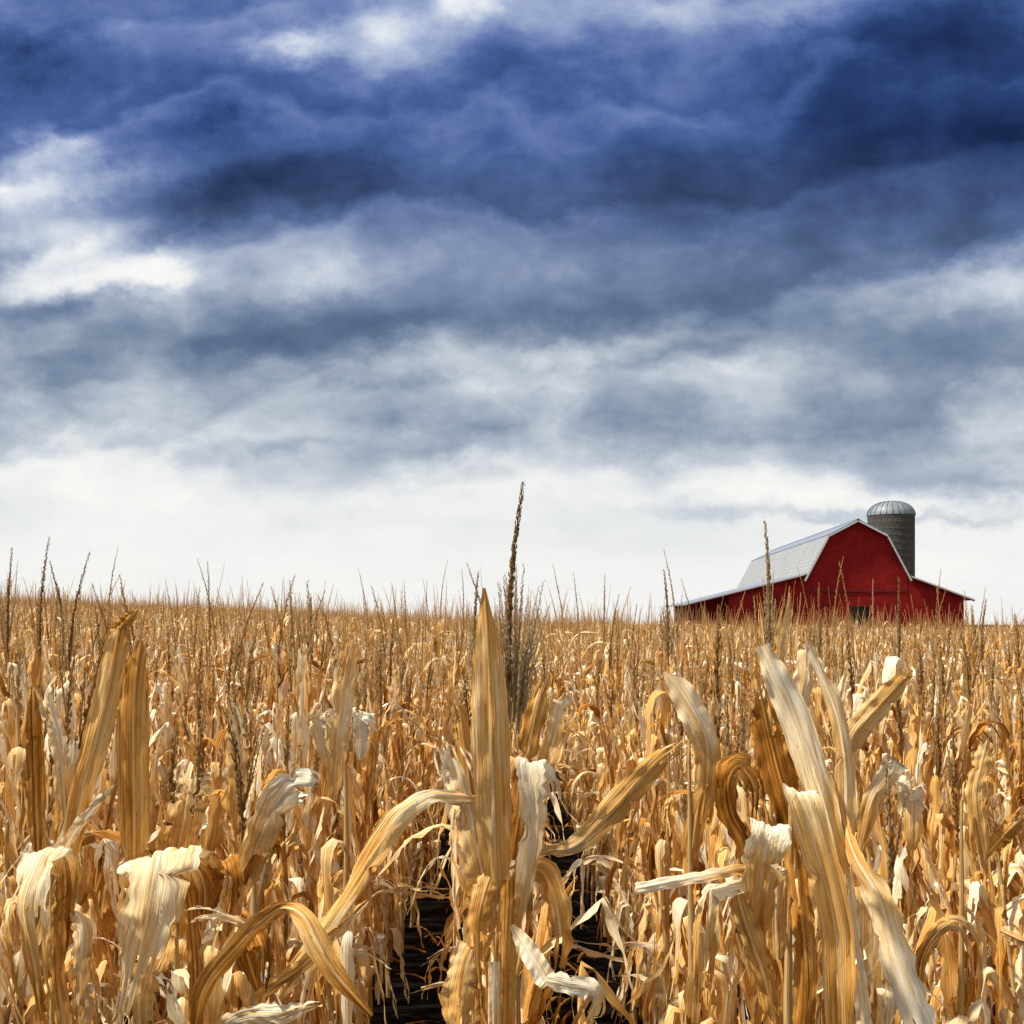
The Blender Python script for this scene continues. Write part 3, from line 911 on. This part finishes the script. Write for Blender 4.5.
def hero_plant(name_label, base_px, d, top_py, leaves=(), tassels=(), stalk_w=20, stalk_tone=.6, lean_px=0, fill=6, fill_top=1.45, seed=1, cat='corn plant', lowcut=False):
    rng = random.Random(seed)
    bx = (base_px - CX) / F * d
    loc = Vector((bx, d, ground_z(bx, d)))
    root = tag(empty('corn_plant', loc), name_label, cat, 'dried corn plants in the front rows')
    mb = MB()
    topv = P(base_px + lean_px, top_py, d)
    pts = [loc + (topv - loc) * t + Vector((rng.gauss(0, .004), rng.gauss(0, .004), 0)) for t in (0, .2, .4, .6, .8, 1)]
    path = catmull(pts, 40)
    r0 = stalk_w / 2 / F * d
    tube(mb, path, lambda t: r0 * (1.15 - .95 * t) * (1 + .18 * math.exp(-(((t * 9) % 1) / .12) ** 2) + .10 * (1 - (t * 9) % 1)),
         lambda t: stalk_tone + (-.2 if ((t * 9) % 1) < .08 else 0), 10)
    link_obj('stalk', mb.mesh('stalk', M_STALK, loc), root)
    for i, L_ in enumerate(leaves):
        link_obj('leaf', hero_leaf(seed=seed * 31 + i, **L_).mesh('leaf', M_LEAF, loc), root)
    for f in range(fill):                                # dry leaves hanging lower down the stalk
        z = fill_top * rng.uniform(.45, 1.0)
        t = min(.99, z / (topv.z - loc.z))
        mbl = wild_leaf(rng, lerp_list(path, t), rng.uniform(0, 6.28), rng.uniform(.45, .75), rng.uniform(.02, .034), rng.choice(['hang', 'hang', 'hang', 'snap']))
        link_obj('leaf', mbl.mesh('leaf', M_LEAF, loc), root)
    for T in tassels:
        mbt = MB()
        p0 = [P(*q) for q in T['spine']]
        spike(mbt, catmull(p0, 10), T.get('r', .004), T.get('tone', .2), rng, T.get('per', 260), T.get('size', .012), T.get('dark', 0))
        for b in T.get('branches', ()):
            q = [P(*c) for c in b]
            spike(mbt, catmull(q, 6), .0022, T.get('tone', .2) + rng.uniform(.45, .85), rng, 240, .013)
        link_obj('tassel', mbt.mesh('tassel', M_TASSEL, loc), root)
    return root


def fan(cx, base_y, d, spread, n, tops, seed, tilt=0):
    """upright tassel branches spreading from a base"""
    rng = random.Random(seed)
    out = []
    for i in range(n):
        k = (i + rng.uniform(0, 1)) / n * 2 - 1
        tx = cx + tilt + k * spread
        ty = rng.uniform(*tops) + abs(k) * 14
        bx = cx + k * spread * .25
        by = base_y - rng.uniform(0, 40)
        dz = rng.uniform(-.10, .10)
        mid = ((bx + tx) / 2 - k * spread * .12, (by + ty) / 2, d + dz * .5)
        out.append([(bx, by, d), mid, (tx, ty, d + dz)])
    return out


HEROES = []


def lf(pts, widths, tones, **kw):
    return dict(pts=pts, widths=widths, tones=tones, **kw)


def build_heroes():
    d = 2.25
    # the tall plant in the middle of the picture
    hero_plant('tallest corn plant, front centre, with wide upright golden leaf and dark tassel', 500, d, 690, leaves=[
        lf([(497, 900, d - .03), (494, 820, d - .05), (491, 740, d - .06), (488, 660, d - .05), (484, 588, d - .03)], [30, 36, 42, 32, 3], [.50, .56, .60, .55, .42], curl=(.75, .6), ripple=.003, tear=0, roll=4),
        lf([(492, 930, d - .02), (478, 850, d - .03), (464, 780, d - .03), (452, 735, d)], [26, 38, 36, 10], [.50, .62, .72, .78], curl=(.9, .7), ripple=.012, tear=.5),
        lf([(516, 930, d - .02), (528, 860, d - .06), (533, 800, d - .08), (530, 762, d - .07), (541, 772, d - .02), (546, 800, d + .02)], [16, 22, 30, 32, 34, 14], [.62, .80, .9, .98, .9, .7], curl=(.8, .5), tear=.3, side=(1, -.1)),
        lf([(512, 860, d + .02), (523, 780, d + .02), (535, 715, d + .03), (548, 672, d + .03)], [18, 24, 22, 6], [.45, .55, .62, .55], curl=(.8, .9)),
        lf([(520, 850, d + .06), (545, 770, d + .07), (558, 725, d + .08), (562, 700, d + .1), (574, 708, d + .12)], [18, 26, 26, 22, 12], [.5, .6, .7, .82, .8], curl=(.5, .5), side=(1, .35), tear=.5),
        lf([(478, 850, d + .02), (466, 760, d + .04), (460, 715, d + .05), (452, 683, d + .05)], [14, 22, 16, 4], [.4, .5, .55, .6], curl=(.8, .9)),
        # the long leaf that arches over to the left
        lf([(490, 800, d), (462, 796, d - .05), (428, 797, d - .10), (398, 818, d - .14), (368, 862, d - .17), (336, 912, d - .20), (296, 962, d - .22), (256, 1004, d - .24)],
           [10, 14, 18, 26, 27, 20, 16, 6], [.62, .75, .85, .70, .60, .68, .65, .6], rolls=[40, 45, 30, 5, 15, 35, 30, 20], curl=(.7, 1.2), tear=.1),
        # the long leaf that rises to the right
        lf([(508, 870, d), (545, 852, d - .04), (576, 846, d - .08), (612, 812, d - .12), (650, 770, d - .16), (692, 732, d - .2)],
           [8, 12, 22, 32, 26, 5], [.62, .70, .78, .68, .62, .55], rolls=[40, 38, 24, 10, 14, 20], curl=(.9, 1.1), tear=.1),
        # the snapped pale leaf low on the right
        lf([(512, 925, d - .08), (528, 950, d - .11), (545, 978, d - .13), (549, 984, d - .135)], [10, 20, 22, 18], [.92, .98, .95, .9], curl=(.5, .6), tear=0),
        lf([(546, 980, d - .135), (566, 984, d - .14), (590, 990, d - .14), (594, 1004, d - .13), (580, 1030, d - .11), (572, 1070, d - .1)], [20, 20, 22, 22, 22, 10], [.9, .96, .9, .62, .45, .4], curl=(.9, .9), tear=.2),
        lf([(494, 1060, d - .1), (494, 1010, d - .1), (494, 962, d - .1)], [13, 14, 13], [.75, .86, .92], curl=(1.2, 1.3), ripple=.001, tear=0),
        lf([(500, 900, d - .01), (538, 870, d + .02), (556, 905, d + .0), (560, 950, d - .0), (548, 1000, d)], [14, 26, 30, 24, 8], [.5, .55, .55, .45, .4], curl=(.8, 1.2), rolls=[30, 10, 30, 50, 20]),
        lf([(494, 930, d - .01), (470, 955, d - .06), (462, 1000, d - .08), (456, 1060, d - .08)], [14, 34, 46, 26], [.6, .75, .68, .55], curl=(.9, 1.1), ripple=.006, tear=.5),
        lf([(497, 860, d), (484, 890, d - .05), (476, 940, d - .06), (478, 1010, d - .05)], [16, 26, 22, 10], [.6, .58, .5, .45], curl=(1., 1.3)),
        lf([(502, 1080, d - .05), (505, 1000, d - .06), (506, 940, d - .06), (508, 880, d - .04)], [20, 24, 22, 14], [.55, .58, .55, .5], curl=(1.1, 1.1), ripple=.002, tear=0),
    ], tassels=[dict(spine=[(507, 720, d + .08), (508, 640, d + .08), (513, 560, d + .07), (523, 484, d + .05)], r=.0042, tone=.48, per=760, size=.018, dark=.10,
                     branches=fan(514, 735, d + .1, 30, 26, (560, 615), 5, 6))], fill=5, fill_top=1.35, seed=3, stalk_w=24, stalk_tone=.5)

    d = 2.05
    hero_plant('corn plant at right front with long pale slanting blade and white-topped broken leaves', 790, d, 800, leaves=[
        lf([(862, 960, d - .08), (842, 880, d - .06), (822, 800, d - .02), (796, 720, d + .02), (776, 675, d + .03), (762, 646, d + .04)], [16, 26, 34, 34, 28, 14], [.52, .6, .70, .86, .88, .8], rolls=[30, 24, 20, 16, 14, 10], curl=(.9, .6), tear=.05),
        lf([(840, 1070, d - .22), (838, 1000, d - .22), (836, 930, d - .2), (820, 860, d - .19), (804, 806, d - .18), (798, 792, d - .16), (805, 797, d - .12), (812, 830, d - .08)], [30, 32, 36, 36, 36, 34, 30, 14], [.5, .56, .62, .66, .74, .98, .9, .55], curl=(.7, .5), tear=.1, ripple=.003, side=(1, -.25)),
        lf([(752, 950, d - .14), (758, 900, d - .16), (764, 860, d - .17), (770, 832, d - .17), (773, 826, d - .13), (778, 850, d - .08)], [26, 36, 42, 42, 40, 20], [.42, .48, .58, .88, .98, .6], curl=(.5, .4), tear=.2, side=(1, -.1)),
        lf([(778, 960, d - .10), (776, 920, d - .10), (778, 880, d - .1), (777, 868, d - .1)], [22, 24, 22, 18], [.5, .52, .62, .85], curl=(1.1, 1.2), ripple=.002, tear=0),
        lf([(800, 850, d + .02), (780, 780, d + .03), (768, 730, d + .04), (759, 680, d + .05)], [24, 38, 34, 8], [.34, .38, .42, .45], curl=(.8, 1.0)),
        lf([(752, 866, d - .13), (700, 876, d - .2), (637, 888, d - .25)], [13, 14, 13], [.62, .84, .95], rolls=[30, 28, 25], curl=(1.1, 1.1), tear=0, ripple=.002),
        lf([(772, 900, d - .1), (752, 885, d - .14), (718, 890, d - .18), (708, 900, d - .19), (702, 950, d - .19), (700, 1030, d - .18)], [10, 18, 22, 24, 22, 8], [.6, .8, .95, .8, .5, .4], rolls=[30, 40, 40, 20, 10, 0], curl=(.8, 1.), tear=.3),
        lf([(736, 890, d - .17), (748, 930, d - .16), (766, 980, d - .15), (780, 1040, d - .14)], [20, 24, 22, 10], [.66, .6, .52, .5], curl=(.7, 1.1)),
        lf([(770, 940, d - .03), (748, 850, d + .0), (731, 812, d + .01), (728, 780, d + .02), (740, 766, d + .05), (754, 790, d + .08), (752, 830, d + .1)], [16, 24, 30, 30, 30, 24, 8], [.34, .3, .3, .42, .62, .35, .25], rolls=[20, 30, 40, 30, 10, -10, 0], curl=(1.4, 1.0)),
        lf([(838, 790, d + .02), (852, 850, d - .05), (880, 900, d - .1), (896, 960, d - .14), (920, 1020, d - .16), (950, 1080, d - .18)], [6, 16, 28, 36, 34, 14], [.55, .62, .72, .84, .9, .85], curl=(.6, .8), roll=20, tear=.15),
        lf([(800, 1060, d - .1), (806, 980, d - .1), (800, 900, d - .08), (792, 830, d - .06)], [20, 26, 24, 10], [.45, .5, .48, .42], curl=(1.1, 1.2)),
        lf([(820, 940, d), (838, 880, d - .02), (846, 800, d), (838, 720, d + .03), (812, 655, d + .06), (806, 640, d + .06)], [16, 22, 24, 24, 16, 4], [.46, .52, .58, .66, .78, .8], curl=(.9, 1.0), rolls=[40, 30, 25, 30, 30, 20]),
        lf([(868, 1060, d - .2), (862, 1000, d - .2), (850, 920, d - .19), (846, 860, d - .15)], [10, 18, 20, 10], [.85, .9, .85, .7], curl=(.8, .9), roll=20),
    ], fill=5, fill_top=1.35, seed=11, stalk_w=22, stalk_tone=.5)

    d = 3.3
    hero_plant('corn plant with a tall pale tassel standing in front of the barn', 770, d, 655, leaves=[
        lf([(772, 700, d), (778, 660, d - .02), (786, 620, d - .03), (795, 570, d - .05)], [10, 13, 12, 3], [.6, .72, .72, .55], curl=(.9, 1.1), ripple=.002),
        lf([(768, 680, d), (764, 640, d), (758, 590, d)], [8, 9, 2], [.55, .6, .5], curl=(.9, 1.1), ripple=.002),
        lf([(775, 760, d), (800, 700, d - .06), (808, 655, d - .08), (815, 648, d - .08)], [14, 20, 16, 4], [.55, .62, .72, .8], curl=(.8, .9)),
    ], tassels=[dict(spine=[(768, 690, d), (768, 640, d), (769, 580, d), (765, 522, d)], r=.0050, tone=.66, per=700, size=.019, branches=fan(769, 690, d, 9, 7, (555, 610), 8))], fill=7, fill_top=1.7, seed=17, stalk_w=11)

    d = 2.15
    hero_plant('corn plant at the left front with a wide plain ochre leaf standing upright', 140, d, 820, leaves=[
        lf([(134, 872, d - .10), (134, 800, d - .10), (133, 730, d - .09), (135, 680, d - .07), (140, 640, d - .05)], [26, 32, 33, 28, 6], [.44, .46, .46, .42, .38], curl=(.55, .7), ripple=.002, tear=0),
        lf([(68, 880, d - .1), (80, 800, d - .12), (96, 740, d - .12), (110, 680, d - .1), (117, 640, d - .08), (119, 626, d - .07)], [20, 24, 28, 26, 22, 14], [.5, .60, .66, .64, .58, .5], curl=(.8, .8), tear=.05, ripple=.003),
        lf([(114, 638, d - .07), (121, 627, d - .07), (129, 618, d - .07), (137, 610, d - .06)], [18, 16, 14, 4], [.4, .38, .35, .35], curl=(.9, 1.1), tear=0),
        # the wide bleached leaf folded over
        lf([(202, 930, d - .02), (204, 890, d - .02), (188, 862, d - .06), (164, 853, d - .13), (158, 866, d - .17), (150, 910, d - .19), (138, 965, d - .2), (120, 1036, d - .2)],
           [14, 40, 70, 84, 82, 68, 44, 20], [.45, .5, .62, .92, .95, .84, .80, .78], curl=(.3, .4), ripple=.005, tear=.12, side=(1, .30, -.15), cols=18, pleat=.13),
        lf([(214, 870, d - .0), (222, 862, d - .04), (226, 880, d - .05), (214, 920, d - .04)], [20, 30, 30, 10], [.4, .42, .36, .34], curl=(.5, .7), side=(1, .2), tear=.4),
        lf([(175, 870, d + .02), (182, 830, d), (190, 790, d), (196, 766, d)], [32, 38, 40, 30], [.5, .54, .66, .86], curl=(.6, .5), tear=.5, roll=-8),
        lf([(196, 1060, d - .1), (196, 980, d - .1), (192, 920, d - .08), (188, 870, d - .05)], [16, 16, 14, 10], [.4, .45, .42, .4], curl=(1.3, 1.3)),
        lf([(170, 920, d - .05), (150, 960, d - .15), (135, 1000, d - .2), (130, 1060, d - .2)], [26, 36, 34, 20], [.5, .58, .6, .6], curl=(.6, .9), roll=20),
    ], fill=6, fill_top=1.35, seed=23, stalk_w=17)

    d = 2.0
    hero_plant('corn plant at the far left front with a crumpled white bleached leaf', 50, d, 850, leaves=[
        lf([(56, 1000, d - .02), (64, 900, d - .04), (62, 862, d - .08), (48, 850, d - .13), (36, 870, d - .16), (22, 905, d - .19), (24, 950, d - .2), (32, 1010, d - .19), (36, 1060, d - .18)],
           [16, 26, 36, 42, 46, 44, 36, 28, 12], [.42, .5, .75, .92, .96, .86, .66, .5, .45], side=(1, .35, -.1), curl=(.4, .7), ripple=.008, tear=.3, cols=14, pleat=.14),
        lf([(60, 870, d - .03), (70, 838, d - .06), (90, 812, d - .1), (114, 785, d - .14)], [14, 13, 12, 3], [.8, .88, .86, .8], curl=(1.1, 1.3), tear=0, roll=20),
        lf([(38, 855, d + .1), (36, 790, d + .1), (34, 730, d + .1), (33, 676, d + .1)], [16, 18, 17, 8], [.38, .40, .36, .34], curl=(.7, 1.0), ripple=.003, tear=.1),
        lf([(66, 820, d + .12), (60, 750, d + .12), (52, 715, d + .12), (43, 682, d + .12)], [20, 18, 14, 4], [.55, .78, .88, .85], curl=(.7, 1.0)),
        lf([(70, 1060, d - .05), (58, 980, d - .05), (58, 920, d - .05), (62, 870, d - .05)], [16, 18, 16, 12], [.4, .42, .4, .4], curl=(1.3, 1.3)),
        lf([(70, 900, d - .02), (82, 930, d - .05), (78, 980, d - .06), (70, 1040, d - .05)], [12, 22, 20, 8], [.7, .74, .55, .45], curl=(.9, 1.2)),
    ], fill=5, fill_top=1.3, seed=29, stalk_w=17)

    d = 2.7
    hero_plant('corn plant with small bleached folded leaf, between wide ochre leaf and furrow', 255, d, 790, leaves=[
        lf([(238, 905, d - .02), (252, 860, d - .05), (270, 815, d - .08), (290, 788, d - .1), (306, 788, d - .12), (318, 795, d - .12)], [16, 30, 38, 36, 28, 6], [.48, .6, .74, .9, .98, .95], curl=(.4, .6), roll=10, tear=.3, pleat=.14),
        lf([(262, 860, d), (258, 830, d - .03), (266, 798, d - .05), (282, 786, d - .05), (300, 800, d - .02)], [14, 22, 24, 18, 8], [.4, .45, .5, .6, .5], curl=(.8, .9), roll=-20),
        lf([(235, 830, d + .05), (238, 770, d + .05), (241, 730, d + .05), (236, 700, d + .05)], [16, 20, 20, 14], [.55, .72, .86, .9], curl=(.7, .8), tear=.5),
    ], fill=7, fill_top=1.55, seed=37, stalk_w=14)

    d = 1.95
    hero_plant('low corn plant at bottom left with a sharply bent brown leaf', 272, d, 930, leaves=[
        lf([(192, 1060, d - .03), (204, 990, d - .05), (238, 945, d - .07), (268, 916, d - .09), (286, 908, d - .1), (304, 918, d - .12), (318, 945, d - .14), (336, 975, d - .15), (372, 1016, d - .16)], [14, 22, 24, 18, 14, 22, 28, 22, 4], [.4, .42, .48, .55, .62, .66, .6, .5, .45], rolls=[20, 20, 30, 30, 10, -8, 0, 0], curl=(.9, .8), tear=.05),
        lf([(206, 1040, d - .06), (240, 1018, d - .12), (280, 1014, d - .16), (325, 1002, d - .18)], [14, 20, 24, 5], [.7, .84, .9, .8], rolls=[30, 24, 18, 20], curl=(.6, .9), tear=.35),
        lf([(286, 1040, d), (262, 1000, d - .02), (300, 968, d - .04), (345, 925, d - .06), (380, 890, d - .07)], [16, 18, 16, 14, 4], [.4, .45, .5, .6, .65], curl=(1.0, 1.2), roll=30),
        lf([(262, 930, d - .02), (236, 920, d - .03), (206, 910, d - .05), (180, 912, d - .06)], [10, 11, 12, 5], [.6, .75, .8, .7], curl=(1.2, 1.2), roll=30),
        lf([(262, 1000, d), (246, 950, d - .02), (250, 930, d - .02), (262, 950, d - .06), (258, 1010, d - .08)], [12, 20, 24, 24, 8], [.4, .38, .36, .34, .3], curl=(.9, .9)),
    ], fill=4, fill_top=1.2, seed=41, stalk_w=16)

    d = 3.1
    hero_plant('corn plant with a pale upright leaf and white husk scraps, left of the furrow', 345, d, 700, leaves=[
        lf([(334, 800, d - .03), (338, 730, d - .05), (346, 670, d - .05), (356, 622, d - .05)], [16, 24, 24, 4], [.55, .68, .66, .5], curl=(.8, .9), ripple=.004),
        lf([(360, 760, d - .02), (362, 730, d - .04), (363, 712, d - .06), (368, 722, d - .03)], [14, 18, 20, 12], [.7, .9, .96, .9], curl=(.4, .4), tear=.6, side=(1, .2), pleat=.16),
        lf([(330, 770, d - .02), (318, 730, d - .04), (322, 712, d - .06), (332, 722, d - .04)], [12, 18, 22, 14], [.7, .88, .96, .9], curl=(.4, .4), tear=.6, side=(1, -.3), pleat=.16),
    ], fill=8, fill_top=1.75, seed=43, stalk_w=12)

    d = 2.6
    hero_plant('corn plant with a wide pale leaf drooping from its broken top, right of the furrow', 690, d, 740, leaves=[
        lf([(664, 672, d - .05), (680, 690, d - .06), (695, 715, d - .07), (706, 740, d - .07), (708, 770, d - .05), (700, 830, d - .02)], [10, 26, 32, 30, 26, 18], [.78, .86, .88, .74, .6, .5], curl=(.6, .7), roll=-16, tear=.1),
        lf([(655, 664, d - .02), (648, 661, d - .02), (640, 662, d - .03)], [5, 5, 3], [.5, .55, .6], curl=(.9, 1.0), tear=0),
        lf([(690, 860, d), (700, 800, d), (716, 770, d - .02), (712, 740, d)], [18, 24, 26, 10], [.5, .6, .7, .7], curl=(.7, .9)),
    ], fill=8, fill_top=1.6, seed=47, stalk_w=14)

    d = 2.75
    hero_plant('corn plant below the barn with a golden leaf slanting up to the right', 852, d, 745, leaves=[
        lf([(842, 780, d), (852, 740, d - .04), (870, 715, d - .06), (893, 690, d - .08), (918, 662, d - .1)], [18, 26, 26, 22, 3], [.5, .62, .66, .6, .5], curl=(.8, 1.0), rolls=[0, 8, 10, 14, 20], tear=.1),
        lf([(858, 860, d), (872, 800, d - .02), (892, 770, d - .04), (895, 764, d - .03), (898, 800, d)], [14, 20, 22, 20, 10], [.5, .6, .85, 1.0, .6], curl=(.8, .9)),
        lf([(912, 850, d), (912, 800, d), (910, 788, d - .02), (920, 790, d + .02)], [20, 26, 26, 12], [.6, .85, 1.0, .9], curl=(.7, .8), tear=.5),
    ], fill=8, fill_top=1.6, seed=53, stalk_w=14)

    d = 2.5
    hero_plant('corn plant at the far right front with a leaf snapped into a low dark hook', 960, d, 800, leaves=[
        lf([(920, 1010, d - .02), (922, 960, d - .04), (940, 930, d - .08), (958, 925, d - .1), (972, 945, d - .1), (976, 985, d - .08)], [10, 14, 16, 18, 16, 4], [.4, .5, .66, .8, .7, .5], curl=(.9, 1.1), roll=24),
        lf([(1000, 930, d - .1), (1020, 938, d - .14), (1060, 945, d - .16)], [12, 18, 18], [.7, .75, .7], curl=(.8, 1.1), roll=30),
        lf([(985, 860, d), (975, 800, d), (982, 760, d), (990, 735, d)], [16, 20, 18, 8], [.5, .62, .7, .7], curl=(.8, 1.)),
        lf([(986, 855, d), (1004, 835, d), (1030, 810, d - .05)], [12, 20, 16], [.4, .42, .5], curl=(.8, 1.)),
    ], fill=7, fill_top=1.5, seed=59, stalk_w=14)

    # tassels that stand out against the sky
    for (lab, px, d, tp, leanp, br, seed) in [
        ('corn plant at the left edge with a dark spike tassel above the others', 8, 4.2, 548, 4, 2, 61),
        ('corn plant with a dark tassel spike leaning left, near the left edge', 62, 4.6, 562, -12, 1, 67),
        ('corn plant with a narrow tassel just left of the tallest centre plant', 474, 3.6, 572, 4, 4, 71),
        ('corn plant with a brown tassel bundle rising left of the barn', 668, 4.2, 570, -4, 6, 73),
        ('corn plant with a slim tan tassel left of the dark barn door', 819, 5.2, 583, 0, 3, 79),
        ('corn plant with a tall tan tassel right of the dark barn door', 899, 4.6, 578, 0, 5, 83),
        ('corn plant with a tassel spike leaning right, beyond the right end of the barn', 982, 4.6, 600, 4, 2, 89)]:
        top = 690 if d < 4 else 665
        hero_plant(lab, px, d, top, [], [dict(spine=[(px, top + 5, d), (px, (top + tp) / 2, d), (px + leanp, tp, d)], r=.0040, tone=.50, per=520, size=.017,
                   branches=fan(px, top, d, 13, br + 3, (tp + 22, tp + 50), seed))] if True else [], fill=11, fill_top=H - (top - HY) / F * d, seed=seed, stalk_w=8)


build_heroes()
HERO_SPOTS = [(o.location.x, o.location.y) for o in COL.objects if o.name.startswith('corn_plant')]

# ------------------------------------------------------------------ corn: the rows
NPROTO = 14
protos = [[(nm, mb) + (mb.mesh(nm, mt),) for nm, mb, mt in wild_plant(100 + i, h=None if i < 10 else 2.02, tall=(.30, .46) if i < 10 else (.58, .86))] for i in range(NPROTO)]
rng = random.Random(7)
spots = []
k = -100
while k <= 100:
    X0 = -.03 + .76 * k
    y = 2.45 if k else 2.75
    y += rng.uniform(0, .1)
    while y < 150:
        x = X0 + rng.gauss(0, .03 if y > 9 else .05)
        if abs(x) / y < .60 + 1.2 / y:
            # leave the barnyard clear
            yard = 14 < x < 60 and y > 104
            if not yard: spots.append((x, y))
        y += rng.uniform(.11, .19) * (1 if y < 30 else (1.25 if y < 70 else 1.5))
    k += 1
spots = [s for s in spots if all((s[0] - a) ** 2 + (s[1] - b) ** 2 > .012 for a, b in HERO_SPOTS)]
N_IND = 300 - len(HERO_SPOTS)
inview = sorted((s for s in spots if abs(s[0]) / s[1] < .50), key=lambda s: s[1])
ind = inview[:N_IND]
indset = set(ind)
rest = [s for s in spots if s not in indset]
GROUP = 'dried corn plants in the front rows'
LAB_L = 'shredded golden corn plant in the close rows left of the dark furrow'
LAB_R = 'shredded golden corn plant in the close rows right of the tall centre plant'
LAB_C = 'dried golden corn plant standing in line behind the tall centre plant'
for (x, y) in ind:
    kk = round((x + .03) / .76)
    pr = protos[rng.randrange(NPROTO if y > 5.5 and x < y * .1 else 10)]
    root = empty('corn_plant', (x, y, ground_z(x, y)), rng.uniform(0, 6.28))
    sc = min(1.0, max(.76, rng.gauss(.89, .05)))
    if y < 3.6: sc = min(sc, .86)
    root.scale = (1, 1, sc)
    tag(root, LAB_C if kk == 0 else (LAB_L if kk < 0 else LAB_R), 'corn plant', GROUP)
    for nm, mb, me in pr:
        link_obj(nm, me, root)


def build_field():
    fc = bpy.data.collections.new('field_plants')
    for i in range(10):
        mb = MB()
        me_parts = wild_plant(300 + i, per=42.0, h=None if i < 7 else 2.04, tall=(.30, .46) if i < 7 else (.54, .84))
        groups = {}
        j = MB()
        mats, midx = [M_LEAF, M_STALK, M_TASSEL], []
        for nm, b, mt in me_parts:
            midx += [mats.index(mt)] * len(b.f)
            j.join(b)
        me = j.mesh('field_plant', M_LEAF)
        me.materials.append(M_STALK)
        me.materials.append(M_TASSEL)
        me.polygons.foreach_set('material_index', midx)
        o = bpy.data.objects.new('field_plant_%02d' % i, me)
        fc.objects.link(o)
    me = bpy.data.meshes.new('corn_field')
    me.from_pydata([(x, y, ground_z(x, y)) for x, y in rest], [], [])
    r2 = random.Random(5)
    n = len(rest)
    a = me.attributes.new('pick', 'INT', 'POINT')
    a.data.foreach_set('value', [r2.choice((0, 1, 2, 3, 4, 5, 6, 7, 8, 9)) if y_ > 6 and (x_ < y_ * .1 or r2.random() < .4) else r2.randrange(7) for x_, y_ in rest])
    a = me.attributes.new('turn', 'FLOAT_VECTOR', 'POINT')
    fl = []
    for _ in range(n): fl += [r2.gauss(0, .07), r2.gauss(0, .07), r2.uniform(0, 6.28)]
    a.data.foreach_set('vector', fl)
    a = me.attributes.new('size', 'FLOAT', 'POINT')
    a.data.foreach_set('value', [min(1.08, max(.76, r2.gauss(.895, .055) + .07 * mnoise.noise((x_ * .22, y_ * .16, 4)))) for x_, y_ in rest])
    o = link_obj('corn_field', me)
    tag(o, 'far rows of dried golden corn massed out to the horizon', 'corn field', None, 'stuff')
    g = bpy.data.node_groups.new('corn_rows', 'GeometryNodeTree')
    g.interface.new_socket('Geometry', in_out='INPUT', socket_type='NodeSocketGeometry')
    g.interface.new_socket('Geometry', in_out='OUTPUT', socket_type='NodeSocketGeometry')
    gi, go = g.nodes.new('NodeGroupInput'), g.nodes.new('NodeGroupOutput')
    ci = g.nodes.new('GeometryNodeCollectionInfo')
    ci.inputs['Collection'].default_value = fc
    ci.inputs['Separate Children'].default_value = True
    ci.inputs['Reset Children'].default_value = True
    ip = g.nodes.new('GeometryNodeInstanceOnPoints')
    ip.inputs['Pick Instance'].default_value = True
    def attr(nm, typ):
        q = g.nodes.new('GeometryNodeInputNamedAttribute')
        q.data_type = typ
        q.inputs['Name'].default_value = nm
        return q.outputs['Attribute']
    L_ = g.links.new
    L_(gi.outputs[0], ip.inputs['Points'])
    L_(ci.outputs[0], ip.inputs['Instance'])
    L_(attr('pick', 'INT'), ip.inputs['Instance Index'])
    L_(attr('turn', 'FLOAT_VECTOR'), ip.inputs['Rotation'])
    L_(attr('size', 'FLOAT'), ip.inputs['Scale'])
    L_(ip.outputs[0], go.inputs[0])
    md = o.modifiers.new('rows', 'NODES')
    md.node_group = g


build_field()


def build_litter():
    rg = random.Random(99)
    mb = MB()
    for _ in range(420):
        y = rg.uniform(2.5, 13)
        x = -.03 + .76 * rg.choice([-2, -1, 0, 1]) + .38 + rg.gauss(0, .13)
        a = rg.uniform(0, 6.28)
        o = Vector((x, y, ground_z(x, y) + .012))
        d_ = Vector((math.cos(a), math.sin(a), 0))
        L_ = rg.uniform(.12, .45)
        bow = rg.uniform(.01, .07)
        pts = [o + d_ * L_ * t + Vector((-d_.y, d_.x, 0)) * .06 * math.sin(t * 3 + a) + Vector((0, 0, bow * math.sin(t * math.pi))) for t in (0, .25, .5, .75, 1)]
        tn = rg.uniform(.12, .5)
        W = rg.uniform(.007, .02)
        blade(mb, catmull(pts, 8), [Vector((-d_.y, d_.x, rg.uniform(-.6, .6)))] * 9, lambda t: leaf_width(W, t), lambda t: 1.1, lambda t: tn, rg, .004, 4, .3)
    o = link_obj('fallen_leaves', mb.mesh('fallen_leaves', M_LEAF))
    tag(o, 'scattered dry corn leaves lying on the dark soil of the furrows', 'leaf litter', None, 'stuff')


build_litter()
print('plants', len(ind), 'field', len(rest))
